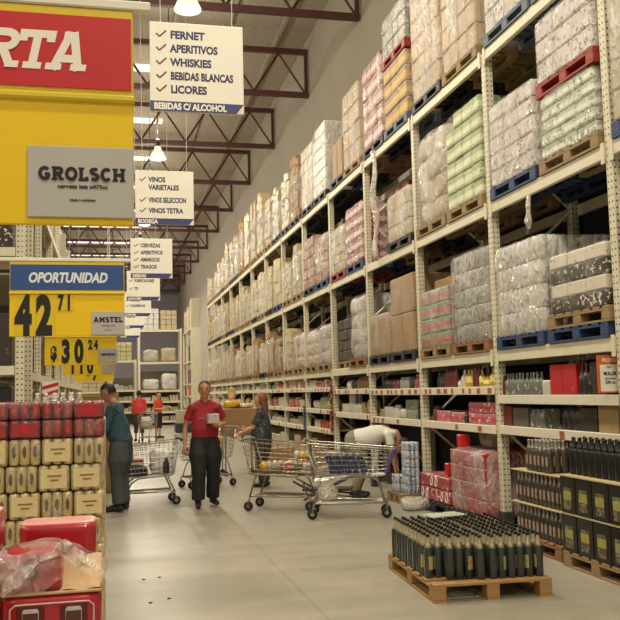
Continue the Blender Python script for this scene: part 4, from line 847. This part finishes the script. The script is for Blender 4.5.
# ------------------------------------------------------------------ end of the aisle
def endrack(x0,x1,Y,zs,label,dep=1.1):
    t=thing('pallet_rack_bay',label,'rack',(0,0,0),0,'racks at the aisle end'); top=zs[0]+.05
    for x in (x0,x1):
        for y_ in (Y,Y+dep): b=MB(); b.box((x,y_,top/2),(.11,.1,top),0,.006); part('post',b,CREAM,t)
    for z in zs:
        b=MB(); b.box(((x0+x1)/2,Y-.01,z-.06),(x1-x0-.1,.06,.12),0,.006); part('beam',b,CREAM,t)
        b=MB(); b.box(((x0+x1)/2,Y+dep/2,z-.015),(x1-x0-.1,dep,.03)); part('shelf',b,SHELF,t)
    return t
ZS=[5.12,3.38,1.88,1.3,.75,.25]
for n_,(x0,x1,Y,zs) in enumerate(((1.5,3.72,47.5,ZS),(.05,1.36,49.2,[3.55,1.95,1.35,.75]),(-3.2,-.1,49.2,ZS),(-6.4,-3.3,49.2,ZS))):
    nm=('with three bulky loads above','beside the striped load','behind the price boards','farthest from the aisle')[n_]
    endrack(x0,x1,Y,zs,'cream rack across the aisle end, '+nm)
    if n_<3:
        b=MB(); b.box(((x0+x1)/2,Y+1.2,1.3),(x1-x0-.2,.03,2.6 if n_ else 3.2)); tag(part('back_panel',b,mat('grey_brown_board','#7d7466',.7),None,(0,0,.01)),'grey brown board closing the back of the end rack '+('with three bulky loads','beside the striped load','behind the price boards')[n_],'panel')
    for lv,z in enumerate(zs):
        nn=2 if lv<3 and n_!=1 else (1 if lv==0 else 4)
        for i in range(nn):
            wd=(x1-x0-.3)/nn*.9; cx=x0+.15+(x1-x0-.3)/nn*(i+.5); big=lv<3 and nn<4; hh=(RND.uniform(.65,.95) if big else RND.uniform(.18,.32))
            if n_==0 and lv==0: hh=1.15-.1*i
            m,wds=RND.choice([(CRM,'cream'),(WHT,'white grey'),(BEIGE,'beige'),(GRYS,'grey white'),(CRM3,'light cream')]); 
            if n_==1 and lv==0: m,wds=pm('yellow_cream_load','#d3cc93','#a89f62'),'yellowish'; hh=1.0
            b=MB(); rows=4 if big or hh>.5 else 1
            if n_==0 and lv in (1,2):
                bm_=lump('pallet_load',(wd*.95,.8,hh*(.95 if i else .7)),m,lv*5+i,.05,9,6.,False,4.); o=tag(link('pallet_load',bm_,None,(cx,Y+.5,z+hh*(.95 if i else .7)/2+.01)),'lumpy %s load, %s level, end rack %s, %s along'%(wds,'top second third'.split()[lv],nm,ORD[i]),'load','loads on the end racks'); continue
            for a in range(3):
                for c in range(rows): b.box((-wd/2+wd/3*(a+.5),0,hh/rows*(c+.5)),(wd/3-.01,.8,hh/rows-.008),0,.02)
            o=part('pallet_load' if hh>.5 else 'carton_row',b,m,None,(cx,Y+.5,z+.002)); tag(o,'%s load, %s level, end rack %s, %s along'%(wds,'top second third fourth fifth lowest'.split()[lv],nm,ORD[i]),'load','loads on the end racks')
# rack along the aisle end with its closed end panel
t=thing('shelf_rack','tall cream shelf rack showing its closed end panel past the long rack','rack',(0,0,0)); b=MB(); b.box((4.05,42.5,2.42),(.5,.06,4.84),0,.01); part('end_panel',b,CREAM,t)
for z in (.3,.95,1.5,2.1,3.2,4.8): b=MB(); b.box((4.05,44.8,z),(.5,4.5,.06)); part('shelf',b,SHELF,t)
for y_ in (44.8,47.1): b=MB(); b.box((3.84,y_,2.4),(.08,.08,4.8)); part('post',b,CREAM,t)
for lv,z in enumerate((.33,.98,1.53,2.13,3.23,4.83)):
    for i in range(5):
        m,wds=RND.choice([(ORG,'orange'),(GRP,'green grey'),(WHP,'white'),(DBOX,'dark'),(LIM,'lime'),(REDC,'red')]); hh=(.45,.4,.45,.7,.8,1.3)[lv]
        if lv==5: m,wds=(TAN,'brown') if i%2 else (CRM,'cream'); hh=(1.45,1.0,1.2,.9,1.1)[i]
        b=MB(); 
        for a in range(3): b.box((0,-.26+.26*a,hh/2),(.42,.25,hh),0,.015)
        tag(part('goods',b,m,None,(4.06,43.0+.85*i,z+.004)),'%s goods on the tall end shelf rack, %s shelf up, %s from its panel'%(wds,ORD[lv],ORD[i]),'goods','goods on the tall end shelf rack')
# things standing on the floor far down the aisle
for i,(x,Y,d,m,lb) in enumerate(((3.15,38.,(.8,.8,.55),BEIGE,'low beige carton bundle on dark trolley near the aisle end'),(3.3,17.6,(.62,.5,.5),KRAFT,'brown carton on the floor behind the woman'),)):
    if i==0: b=MB(); b.box((x,Y,.2),(.9,1.0,.38),0,.03); tag(part('trolley',b,mat('dark_trolley','#2d323b'),None),'dark low trolley under the beige bundle near the aisle end','trolley')
    tag(link('carton',boxmesh('carton',d,m),None,(x,Y,d[2]/2+(.392 if i==0 else .001))),lb,'carton')
t=tag(link('carton',boxmesh('carton',(.66,.6,.5),KRAFT),None,(2.5,17.5,1.06)),'large brown carton riding high on a stand behind the man in red','carton'); b=MB()
b=MB(); b.box((0,0,.79),(.68,.6,.03)); t=thing('flat_trolley','steel stand trolley carrying the large brown carton','trolley',(2.5,17.5,0)); part('platform',b,STEEL,t)
for sx in(-.3,.3):
    for sy in (-.26,.26): b=MB(); b.tube([(sx,sy,.79),(sx,sy,.1)],.016,6); part('leg',b,STEEL,t); b=MB(); b.lathe([(.05,-.015),(.05,.015)],(sx,sy,.05),10,'y'); part('wheel',b,RUB,t)
YBAG=mat('yellow_bag','#d9a93a',.45,0,.15,9); tag(link('bag',lump('bag',(.34,.3,.15),YBAG,3,.04,10,3.,False,8.),None,(2.36,17.4,1.395)),'yellow bag lying on the large brown carton','bag'); tag(link('bag',lump('bag',(.3,.36,.1),film('cream_bag','#e3d3a0',.8,.98),5,.03,6,3.),None,(2.66,17.45,1.365)),'cream bag lying on the large brown carton','bag'); tag(link('bag',lump('bag',(.13,.1,.24),mat('tan_paper_bag','#cfae78',.6),6,.035,6,5.,False,7.),None,(2.36,17.5,1.61)),'upright tan paper bag on top of the yellow bag','bag')
# ------------------------------------------------------------------ shopping carts
def cart(label,loc,rz,handle,tube=STEEL,L=.92,zb=.47,zt=(.9,1.0),slope=.05,bumper=None):
    """nose at -x, handle at +x"""
    t=thing('shopping_cart',label,'shopping cart',loc,rz,'shopping carts'); x0,x1=-L/2,L/2; wn,wr=.19,.265
    fr=MB(); r_=.013
    for s in (-1,1):
        fr.tube([(x0+.1,s*wn*.9,.15),(x0+.12,s*wn*.9,.19),(x1-.1,s*wr*.9,.2),(x1-.06,s*wr*.9,.19)],r_,6)
        fr.tube([(x0+.14,s*wn*.9,.19),(x0+.22,s*wn*.9,zb-.06),(x0+.32,s*wn,zb),(x1-.1,s*wr,zb+.04),(x1+.02,s*wr,zt[1]-.02)],r_,6)
        fr.tube([(x1-.06,s*wr*.9,.19),(x1-.16,s*wr*.9,zb+.02)],r_,6)
    for x,w_,z in ((x0+.12,wn*.9,.19),(x1-.1,wr*.9,.2),(x0+.32,wn,zb)): fr.tube([(x,-w_,z),(x,w_,z)],r_,6)
    part('frame',fr,tube,t,smooth=True)
    nu=9; b=MB(); q=.0035; bx0,bx1=x0+.12,x1-.06
    def ring(h):                                           # outline of the basket at height fraction h
        xa=bx0-.13*h; xb=bx1+.05*h; za=zb+(zt[0]-zb)*h; zc=zb+slope+(zt[1]-zb-slope)*h; a_=wn+.02*h; c_=wr+.015*h
        return [(xa,-a_,za),(xb,-c_,zc),(xb,c_,zc),(xa,a_,za)]
    for h in [0,.14,.28,.42,.56,.7,.85]: b.tube(ring(h),q,4,True)
    lerp=lambda A,B,u:tuple(a+(c-a)*u for a,c in zip(A,B))
    lo,hi=ring(0),ring(1)
    for e in range(4):
        nn=(13,7,13,6)[e]
        for i in range(nn): b.tube([lerp(lo[e],lo[(e+1)%4],i/nn),lerp(hi[e],hi[(e+1)%4],i/nn)],q*.8,4)
    for i in range(1,11): u=i/11; b.tube([lerp(lo[0],lo[1],u),lerp(lo[3],lo[2],u)],q*.8,4)
    for i in range(1,5): u=i/5; b.tube([lerp(lo[0],lo[3],u),lerp(lo[1],lo[2],u)],q*.8,4)
    part('basket',b,tube,t); b=MB(); b.tube(hi,.007,6,True); part('basket_rim',b,tube,t)
    if bumper:
        b=MB(); b.tube([hi[0],lerp(hi[0],lo[0],.5),lo[0]],.014,6); b.tube([hi[3],lerp(hi[3],lo[3],.5),lo[3]],.014,6); b.tube([hi[0],hi[3]],.016,6); part('bumper',b,bumper,t)
    b=MB(); b.tube([(x1+.03,-wr-.03,zt[1]+.01),(x1+.06,-wr-.0,zt[1]+.02),(x1+.06,wr,zt[1]+.02),(x1+.03,wr+.03,zt[1]+.01)],.017,8); part('handle',b,handle,t,smooth=True)
    b=MB(); i=0
    for y_ in [-.2+.05*i for i in range(9)]: b.tube([(x0+.15,y_*.8,.2),(x1-.12,y_,.21)],q,4)
    part('lower_rack',b,tube,t)
    for x,w_ in ((x0+.1,wn*.9),(x1-.06,wr*.9)):
        for s in (-1,1):
            b=MB(); b.lathe([(.035,-.018),(.064,-.014),(.066,0),(.064,.014),(.035,.018)],(0,0,0),16,'y'); w_o=part('wheel',b,RUB,t,(x+.02,s*w_,.066),.0,True)
            b=MB(); b.tube([(-.02,0,.12),(-.01,.024,.09),(0,.026,0)],.007,5); b.tube([(-.02,0,.12),(-.01,-.024,.09),(0,-.026,0)],.007,5); b.lathe([(.026,-.02),(.026,.02)],(0,0,0),10,'y'); part('caster_fork',b,tube,w_o)
    return t
PURP=mat('purple_handle','#4c3f86',.45); BROWNH=mat('grey_handle','#8a867a',.5)
cart('shopping cart with a white bag, behind the man in teal',(.52,13.4,0),.06,BLACK,L=.9,zb=.4,zt=(.87,.93))
WB=mat('white_bag_plastic','#eceae4',.35,0,.05,8,.3)
tag(link('bag',lump('bag',(.34,.34,.4),WB,21,.035,14,3.2,False,9.),None,(.74,13.4,.63)),'white plastic shopping bag bulging in the cart behind the man in teal','bag')
tag(link('box',boxmesh('box',(.3,.3,.14),DBOX),None,(.38,13.4,.5)),'dark tray box in the cart behind the man in teal','box'); tag(link('box',boxmesh('box',(.2,.28,.1),REDW),None,(.38,13.4,.625)),'red and white pack on the dark tray box in the cart','box')
b=MB(); b.lathe([(.04,0),(.045,.01),(.045,.14),(.02,.19),(.02,.22)],n=12); tag(part('bottle',b,DKB,None,(.8,13.17,.47),0,True),'dark bottle showing at the side of the white bag in the cart','bottle')
MC_=(2.37,12.05); MR=-.5+PI
cart('long shopping cart full of fresh goods, handle towards the man in red',(*MC_,0),MR,BROWNH,mat('brownish_steel_tube','#8d8370',.35,.75,.1,20),L=1.02,zb=.46,zt=(.86,.95))
RC_=(3.04,11.02)
cart('shopping cart with purple bumper carrying blue packs, in front of the bending man',(*RC_,0),-.28+PI,BROWNH,L=1.1,zb=.53,zt=(.86,.96),slope=-.06,bumper=PURP)
def inx(c,rz,u,v,z): return (c[0]+u*math.cos(rz)-v*math.sin(rz),c[1]+u*math.sin(rz)+v*math.cos(rz),z)
VEG=[(LIM,'pale green bag of greens'),(REDW,'red and white packet'),(WHP,'white packet'),(CRM,'cream packet'),(PKB,'pinkish packet'),(mat('leafy_green','#6f7d3a',.6,0,.3,25),'bunch of leafy greens'),(YBAG,'yellow packet')]
for i in range(24):
    u=-.33+.1*(i%7)+RND.uniform(-.02,.02); v=-.12+.115*((i//7)%3); z=.60+.13*(i//21)
    m,wd=VEG[(i*3+i//7)%7]; o=link('packet',lump('packet',(.12,.11,.12),m,30+i,.016,4,2.6),None,inx(MC_,MR,u,v,z),RND.uniform(0,3)); tag(o,wd+' in the long cart, %s row, %s from its nose'%(ORD[i//7],ORD[i%7]),'packet','goods in the long cart')
for i in range(5):
    o=link('pack',boxmesh('pack',(.075,.26,.25),pm('blue_silver_pack','#33426c','#b8bcc4',None,.35,12.)),None,inx(RC_,-.3,-.27+.1*i,-.02,.675)); o.rotation_euler=(0,-.3,-.3); tag(o,'blue pack leaning in the cart with purple bumper, %s from its nose'%ORD[i],'pack','blue packs in the cart')
tag(link('bag',lump('bag',(.26,.3,.2),film('clear_bag','#e2dcc6',.4,.8),14,.04,6,3.),None,inx(RC_,-.3,-.32,.0,.3)),'clear crumpled bag on the lower rack of the cart with purple bumper','bag')
cart('shopping cart piled with groceries in front of the woman',(1.6,15.5,0),.42,BROWNH,L=.95)
for i in range(12):
    m,wd=VEG[(i*2)%7]; o=link('packet',lump('packet',(.16,.15,.15),m,60+i,.02,4,2.6),None,inx((1.6,15.5),.42,-.28+.17*(i%4),-.13+.13*((i//4)%3),.63+.17*(i%2)),0); tag(o,wd+' in cart before the woman, %s row, %s from nose'%(ORD[i//4],ORD[i%4]),'packet','goods in the cart before the woman')
o=link('cart_goods',boxmesh('box',(.4,.34,.3),KRAFT),None,(1.62,15.51,.36),.42); tag(o,'brown box on the lower rack of the cart before the woman','box')
for i,(x,Y) in enumerate(((.28,8.0),(.42,8.05),(.3,7.1),(.45,7.2),(.29,6.3),(.43,6.38))):
    b=MB(); b.lathe([(.016,0),(.014,.006)],n=10); tag(part('floor_bolt',b,RUB,None,(x,Y,.0005)),'dark bolt stub in the floor beside the can stack, '+ORD[i]+' counted towards the camera','bolt','floor bolts')
# dark folded trolley under the long cart
t=thing('folded_trolley','dark folded trolley lying on floor between the two carts','trolley',(3.1,12.5,0),-.35)
b=MB()
for s in (-.2,.2): b.tube([(-.5,s,.33),(-.2,s,.16),(.45,s,.1),(.5,s,.12)],.016,6)
part('frame',b,DARKT,t)
for s in (-.2,.2):
    b=MB(); b.tube([(-.35,s,.06),(.3,s,.36)],.014,6); part('strut',b,DARKT,t); b=MB(); b.lathe([(.03,-.02),(.08,-.015),(.08,.015),(.03,.02)],(.42,s,.08),14,'y'); part('wheel',b,RUB,t)
b=MB(); b.box((-.02,0,.2),(.7,.36,.03)); part('tray',b,mat('dark_grey_tray','#2f2d2b',.5),t)
# ------------------------------------------------------------------ people
def remesh(mb,m,vox,name,sm=4):
    me=mb.mesh(name,m); o=bpy.data.objects.new('tmp',me); COL.objects.link(o)
    a=o.modifiers.new('r','REMESH'); a.mode='VOXEL'; a.voxel_size=vox; a.use_smooth_shade=True
    s=o.modifiers.new('s','SMOOTH'); s.iterations=sm; s.factor=.5
    dg=bpy.context.evaluated_depsgraph_get(); dg.update(); n=bpy.data.meshes.new_from_object(o.evaluated_get(dg)); n.name=name
    bpy.data.objects.remove(o); bpy.data.meshes.remove(me); return n
def limb(b,pts,rs,n=14):
    """tapered limb with rounded ends"""
    b.tube(pts,list(rs),n)
    for p_,r_ in ((pts[0],rs[0]),(pts[-1],rs[-1])):
        q=r_ if not isinstance(r_,tuple) else min(r_); b.ball(p_,q,12,8)
    for p_,r_ in list(zip(pts,rs))[1:-1]: b.ball(p_,(r_ if not isinstance(r_,tuple) else min(r_))*.99,12,8)
def hand(b,wr,el,curl,side,scale=1.,palm=None):
    """palm, four unequal bent fingers and a side thumb, continuing the forearm"""
    wr,el=Vector(wr),Vector(el); d=(wr-el).normalized(); pn=Vector(palm or (0,-1,0)); pn=(pn-d*pn.dot(d)).normalized(); sd=d.cross(pn)*side; s=scale
    c=wr+d*.05*s; b.tube([wr-d*.01,wr+d*.03*s,wr+d*.085*s],[(.022*s,.026*s),(.02*s,.036*s),(.018*s,.038*s)] if abs(sd.x)<.8 else [(.026*s,.022*s),(.036*s,.02*s),(.038*s,.018*s)],10); b.ball(tuple(c),.027*s,10,8)
    for i,l in enumerate((.068,.078,.072,.056)):
        o=wr+d*.08*s+sd*(.03-.02*i)*s; a=o+(d*math.cos(curl*.5)+pn*math.sin(curl*.5))*l*.5*s; e=a+(d*math.cos(curl*1.4)+pn*math.sin(curl*1.4))*l*.5*s
        limb(b,[o,a,e],[.0105*s,.0095*s,.008*s],8)
    o=wr+d*.025*s+sd*.026*s; a=o+(sd*.8+d*.55+pn*.25).normalized()*.036*s; e=a+(d*.9+pn*.45+sd*.1).normalized()*.03*s; limb(b,[o,a,e],[.014*s,.0115*s,.009*s],8)
def person(label,loc,rz,J,colors,opts):
    """J: joints in the local frame, the body facing -y.  colors: skin, shirt, trousers, shoes, hair materials"""
    skin,shirt,trou,shoe,hair=colors; V=Vector; t=None
    g=lambda k:V(J[k]); fat=opts.get('fat',1.); fem=opts.get('fem',0)
    b=MB(); hd=g('head'); fwd=V(opts.get('face',(0,-1,0))).normalized(); upv=V(opts.get('up',(0,0,1))).normalized(); sdv=fwd.cross(upv).normalized()
    hb=MB()
    hb.ball((0,0,.012),(.078,.098,.108),20,14); hb.ball((0,-.028,-.062),(.055,.06,.055),14,10); hb.ball((0,-.088,-.012),(.014,.022,.02),10,8); hb.ball((0,-.086,.014),(.009,.012,.024),8,6)
    for s in (-1,1): hb.ball((s*.076,.008,-.005),(.012,.02,.031),10,8); hb.ball((s*.03,-.083,.03),(.022,.012,.009),10,6); hb.ball((s*.042,-.058,-.018),(.024,.026,.022),10,6)
    hb.ball((0,-.086,-.048),(.024,.01,.008),10,6); hb.ball((0,-.076,-.088),(.02,.02,.016),10,6)
    M_=Matrix((-sdv,-fwd,upv)).transposed()
    hs_=opts.get('hs',1.07); tr=lambda pts:[tuple(hd+M_@(V(p_)*hs_)) for p_ in pts]
    b.add(tr(hb.v),hb.f)
    limb(b,[g('neck'),g('neck')+(hd-g('neck'))*.45,hd-upv*.05],[.068,.058,.056])
    pel,ch=g('pelvis'),g('chest'); limb(b,[pel,(pel+ch)/2,ch],[.1,.1,.11]); limb(b,[ch,g('neck')],[.1,.06])
    for s,sg in (('l',-1),('r',1)):
        sh,el,wr=g('sh'+s),g('el'+s),g('wr'+s); limb(b,[ch,sh,(sh+el)/2,el,el+(wr-el)*.3,wr],[.08,.052,.045,.036,.038,.025]); hand(b,wr,el,opts.get('curl',.7),sg,1.05,opts.get('palm'+s))
        hp,kn,an=g('hip'+s),g('kn'+s),g('an'+s); limb(b,[pel,hp,kn,kn+(an-kn)*.35,an],[.09,.075,.05,.052,.034])
        ft=g('toe'+s); limb(b,[an,an+(ft-an)*.5-V((0,0,.02)),ft],[.033,.034,.026])
    me=remesh(b,skin,.0085,'person'); t=tag(link('person',me,None,loc,rz),label,'person')
    # trousers
    b=MB()
    if not opts.get('skirt'):
        wv=opts.get('waist',.15)*fat
        limb(b,[pel+(ch-pel)*.16,pel,(g('hipl')+g('hipr'))/2-V((0,0,.05))],[(wv,wv*.76)]*2+[(wv*.9,wv*.72)])
        for s in 'lr':
            hp,kn,an=g('hip'+s),g('kn'+s),g('an'+s); end=an+(kn-an)*opts.get('short',.06)
            bg=opts.get('baggy',1.); limb(b,[hp,(hp+kn)/2,kn],[.102*fat,.093*fat*bg,.076*bg]); b.tube([kn,kn+(end-kn)*.5,end],[.076*bg,.076*bg,.074*bg],14)
        link('trousers',remesh(b,trou,.011,'trousers',3),t)
    # shirt
    b=MB(); sw=(g('shl')-g('shr')).length/2; sdir=(g('shl')-g('shr')).normalized(); hem=pel+(ch-pel)*opts.get('hem',.0); mid=hem+(ch-hem)*.5
    belly=fwd*(.03 if fat>1.05 else 0)
    for A_,B_,ra,rb in ((hem,mid,.158,.168),(mid,ch,.168,.165)):
        pass
    P_=[hem,hem+(ch-hem)*.33+V(belly),hem+(ch-hem)*.66+V(belly)*.7,ch,ch+(g('neck')-ch)*.55,g('neck')+(ch-g('neck'))*.12]
    wd=[.162*fat,.166*fat,.168*(fat+1)/2,sw*.93,sw*.78,.075]; dp=[.118*fat,.128*fat,.126*fat,.115,.09,.066]
    n=20; v=[]
    ax=(ch-hem).normalized(); dd=ax.cross(sdir).normalized()
    for q,(p_,a,c) in enumerate(zip(P_,wd,dp)):
        for i in range(n): an_=2*PI*i/n; v.append(p_+sdir*a*math.cos(an_)+dd*c*math.sin(an_))
    f_=[(j*n+i,j*n+(i+1)%n,(j+1)*n+(i+1)%n,(j+1)*n+i) for j in range(5) for i in range(n)]+[tuple(range(n))[::-1],tuple(5*n+i for i in range(n))]
    b.add(v,f_)
    ls=opts.get('sleeve',.62)
    for s in 'lr':
        sh,el,wr=g('sh'+s),g('el'+s),g('wr'+s)
        b.ball(tuple(sh),.066,14,10); b.tube([ch+(sh-ch)*.55,sh,sh+(el-sh)*min(ls,1.)],[.08,.068,.066],14)
        b.tube([g('neck')+(ch-g('neck'))*.12,(g('neck')+sh)/2-V((0,0,.012)),sh+(el-sh)*.08],[.062,.066,.064],12)
        if ls>1: limb(b,[el,el+(wr-el)*(ls-1)],[.058,.045])
    so=link('shirt',remesh(b,shirt,.0105,'shirt',3),t)
    # shoes, hair, face
    for s in 'lr':
        b=MB(); an,ft=g('an'+s),g('toe'+s); dr=(ft-an); dr.z=0; dr.normalize()
        limb(b,[an-dr*.035-V((0,0,.035)),an+dr*.06-V((0,0,.035)),ft+dr*.02],[.042,.046,.036]); b.tube([an+V((0,0,.03)),an-V((0,0,.03))],[.045,.045],12)
        link('shoe',remesh(b,shoe,.009,'shoe',2),t)
    b=MB(); st=opts.get('hair','short')
    if st=='balding':
        b.add(tr([(x,y_,z_) for x,y_,z_ in _hair((0,.016,.018),(.087,.104,.115),lambda x,y_,z_:(y_>.0 and z_>-.05) or z_>.072)]),_hf)
    elif st=='short': b.add(tr(_hair((0,.014,.02),(.09,.107,.118),lambda x,y_,z_:(z_>.055 or y_>.015) and z_>-.06)),_hf)
    elif st=='long': b.add(tr(_hair((0,.016,.02),(.092,.108,.119),lambda x,y_,z_:(z_>.06 or y_>-.02) and z_>-.08)),_hf); 
    ho=part('hair',b,hair,t,smooth=True)
    if st=='long':
        b=MB(); limb(b,[hd-fwd*.045+upv*.02,hd-fwd*.075-upv*.1,hd-fwd*.085-upv*.24,hd-fwd*.09-upv*.42],[(.088,.065),(.095,.06),(.085,.05),(.04,.025)]); link('hair',remesh(b,hair,.012,'hair',2),t)
    for nm,m,L in (('eyes',mat('dark_eye','#1e1815',.3),[((s*.03,-.087,.012),(.011,.006,.006)) for s in (-1,1)]),('eyebrows',hair,[((s*.031,-.09,.034),(.02,.006,.005)) for s in (-1,1)]),('mouth',mat('lip_skin','#8a4c42',.5),[((0,-.093,-.048),(.024,.005,.005))])):
        b=MB()
        for c_,r_ in L: b.ball(c_,r_,10,6)
        b2=MB(); b2.add(tr(b.v),b.f); part(nm,b2,m,t,smooth=True)
    return t,so
_hf=[]
def _hair(c,rr,keep):
    """cap of hair: the part of a shell around the skull that keep() lets stay, with thickness"""
    b=MB(); b.ball(c,rr,28,20); b2=MB(); b2.ball(c,tuple(q-.012 for q in rr),28,20); o=len(b.v); f=[]
    def ok(q): 
        m_=[sum(b.v[i][a] for i in q)/len(q)-c[a] for a in range(3)]; return keep(*m_)
    kp=[q for q in b.f if ok(q)]; f+=kp; f+=[tuple(i+o for i in q[::-1]) for q in kp]; cnt={}
    for q in kp:
        for i in range(len(q)): cnt[q[i],q[(i+1)%len(q)]]=1
    f+=[(i,j,j+o,i+o) for (i,j) in cnt if (j,i) not in cnt]
    _hf[:]=f; return b.v+b2.v
SK=mat('skin','#cc9878',.5,0,.05,10); SKD=mat('tan_skin','#bd8767',.5,0,.05,10)
def HAIRM(n,c): return mat(n,c,.6,0,.2,40)
def stand(s=1.,**k):
    J=dict(head=(0,-.015,1.615),neck=(0,.01,1.465),chest=(0,0,1.3),pelvis=(0,0,.96),shl=(-.18,0,1.375),shr=(.18,0,1.375),ell=(-.25,.02,1.12),elr=(.25,.02,1.12),wrl=(-.26,-.03,.86),wrr=(.26,-.03,.86),hipl=(-.09,0,.9),hipr=(.09,0,.9),knl=(-.1,-.01,.5),knr=(.1,-.01,.5),anl=(-.11,.02,.09),anr=(.11,.02,.09),toel=(-.13,-.13,.04),toer=(.13,-.13,.04))
    J.update(k); return {a:tuple(x*s for x in v) for a,v in J.items()}
# man in the red shirt, walking, holding a small carton
SH=mat('dark_red_shirt','#a01f30',.7,0,.12,10,.15); BLK=mat('black_trousers','#1f1d1f',.75,0,.15,10,.1); SHO=mat('dark_shoe','#211c1a',.45)
t,so=person('man in dark red t-shirt and black trousers walking with a small carton',(1.33,12.75,0),.12,stand(1.035,elr=(.3,.05,1.14),wrr=(.15,-.2,1.12),ell=(-.27,.03,1.11),wrl=(-.29,-.02,.86),knl=(-.11,-.1,.5),anl=(-.12,-.06,.09),toel=(-.15,-.2,.04),knr=(.11,-.02,.5),anr=(.13,.12,.1),toer=(.15,-.02,.05)),(SKD,SH,BLK,SHO,HAIRM('dark_hair','#2a211c')),dict(fat=1.2,baggy=1.3,hair='balding',hem=.0,sleeve=.66,palmr=(-.3,0,1),palml=(1,0,0),face=(-.22,-1,-.04)))
b=MB(); b.box((-.02,-.178,1.3),(.2,.004,.02)); b2=MB(); b2.box((0,0,0),(.2,.004,.022)); part('chest_print',b2,mat('faded_chest_print','#b8676c',.7),so,(-.03,-.168,1.27))
o=link('carton',boxmesh('carton',(.17,.12,.14),pm('white_red_carton','#dcc8bd','#b0474a',None,.38,16.)),None,(1.42,12.5,1.262),.12); tag(o,'small white and red carton held by the man in dark red','carton')
# man in teal beside the can stack, seen from behind
TL=mat('teal_sweater','#2c4a56',.85,0,.15,12,.2); JN=mat('faded_dark_jeans','#4a4f52',.85,0,.2,9,.15)
person('man in teal sweater and jeans bending his head by the can stack',(.13,12.75,0),-1.9,stand(1.03,head=(0,-.17,1.61),neck=(0,-.08,1.46),chest=(0,-.04,1.27),pelvis=(0,.03,.95),shl=(-.19,-.06,1.4),shr=(.19,-.06,1.4),ell=(-.26,-.12,1.12),elr=(.25,-.12,1.12),wrl=(-.2,-.34,1.03),wrr=(.19,-.34,1.03),hipl=(-.09,.02,.9),hipr=(.09,.02,.9)),(SKD,TL,JN,SHO,HAIRM('black_hair','#15120f')),dict(fat=1.3,baggy=1.25,hair='short',sleeve=1.85,face=(0,-1,-.45),up=(0,-.45,1),hem=-.05))
# woman with long hair
FL=product('dark_floral_blouse','#3e4348','#8b8f92',None,.4,.8,28.)
person('woman with long brown hair in dark patterned blouse behind the carts',(2.57,15.05,0),-2.0,stand(.91,ell=(-.24,-.1,1.12),elr=(.24,-.12,1.12),wrl=(-.16,-.36,1.08),wrr=(.16,-.36,1.02),head=(0,-.03,1.62)),(SK,FL,mat('dark_grey_trousers','#35322f',.8),SHO,HAIRM('long_brown_hair','#7d5030')),dict(hair='long',sleeve=.8,hem=-.38,fat=1.38,fem=1))
# man in white bending into the rack
WT=mat('white_tshirt','#d9d7cc',.85,0,.06,8,.15); KH=mat('khaki_trousers','#8d8468',.85,0,.15,9,.1)
person('man in white t-shirt bending into the third bay of the rack',(3.66,12.9,0),1.15,dict(head=(0,-.68,.76),neck=(0,-.58,.95),chest=(0,-.4,.97),pelvis=(0,.05,.86),shl=(-.18,-.5,.94),shr=(.18,-.5,.94),ell=(-.22,-.55,.68),elr=(.22,-.55,.68),wrl=(-.17,-.58,.44),wrr=(.17,-.58,.44),hipl=(-.09,.05,.8),hipr=(.09,.05,.8),knl=(-.1,-.08,.45),knr=(.1,-.08,.45),anl=(-.11,.06,.09),anr=(.11,.06,.09),toel=(-.13,-.1,.04),toer=(.13,-.1,.04)),(SKD,WT,KH,SHO,HAIRM('dark_hair','#2a211c')),dict(hair='short',sleeve=.6,face=(0,-.1,-1),up=(0,-1,.1),hem=.1,fat=1.35))
# two shoppers far down the aisle
person('man in coral red t-shirt far down the aisle, seen from behind',(.98,31.5,0),PI+.1,stand(1.03,wrl=(-.2,-.3,1.05),wrr=(.2,-.3,1.05)),(SKD,mat('coral_shirt','#d8433c',.8),mat('brown_shorts','#4a3d35',.8),SHO,HAIRM('dark_hair','#2a211c')),dict(fat=1.6,hair='short',hem=-.05,short=.5))
person('person in orange top and dark shorts far down the aisle by the end rack',(1.74,33.3,0),.9,stand(.99,wrl=(-.18,-.3,1.1),wrr=(.2,-.32,1.15)),(SK,mat('orange_top','#e2552c',.8),mat('dark_shorts','#2d2a2a',.8),SHO,HAIRM('dark_hair','#2a211c')),dict(hair='short',hem=-.02,short=.75,sleeve=.5))
cart('small cart with pale goods beside the man in coral red',(1.2,30.6,0),1.3,BROWNH)
tag(link('bag',lump('bag',(.38,.32,.36),WB,31,.035,10,3.2,False,9.),None,(1.2,30.6,.7)),'pale bag in the small cart beside the man in coral red','bag')
for k_ in list(PR_): 
    if k_ not in used:
        for c_ in list(PR_[k_].children_recursive): bpy.data.objects.remove(c_)
        bpy.data.objects.remove(PR_[k_])
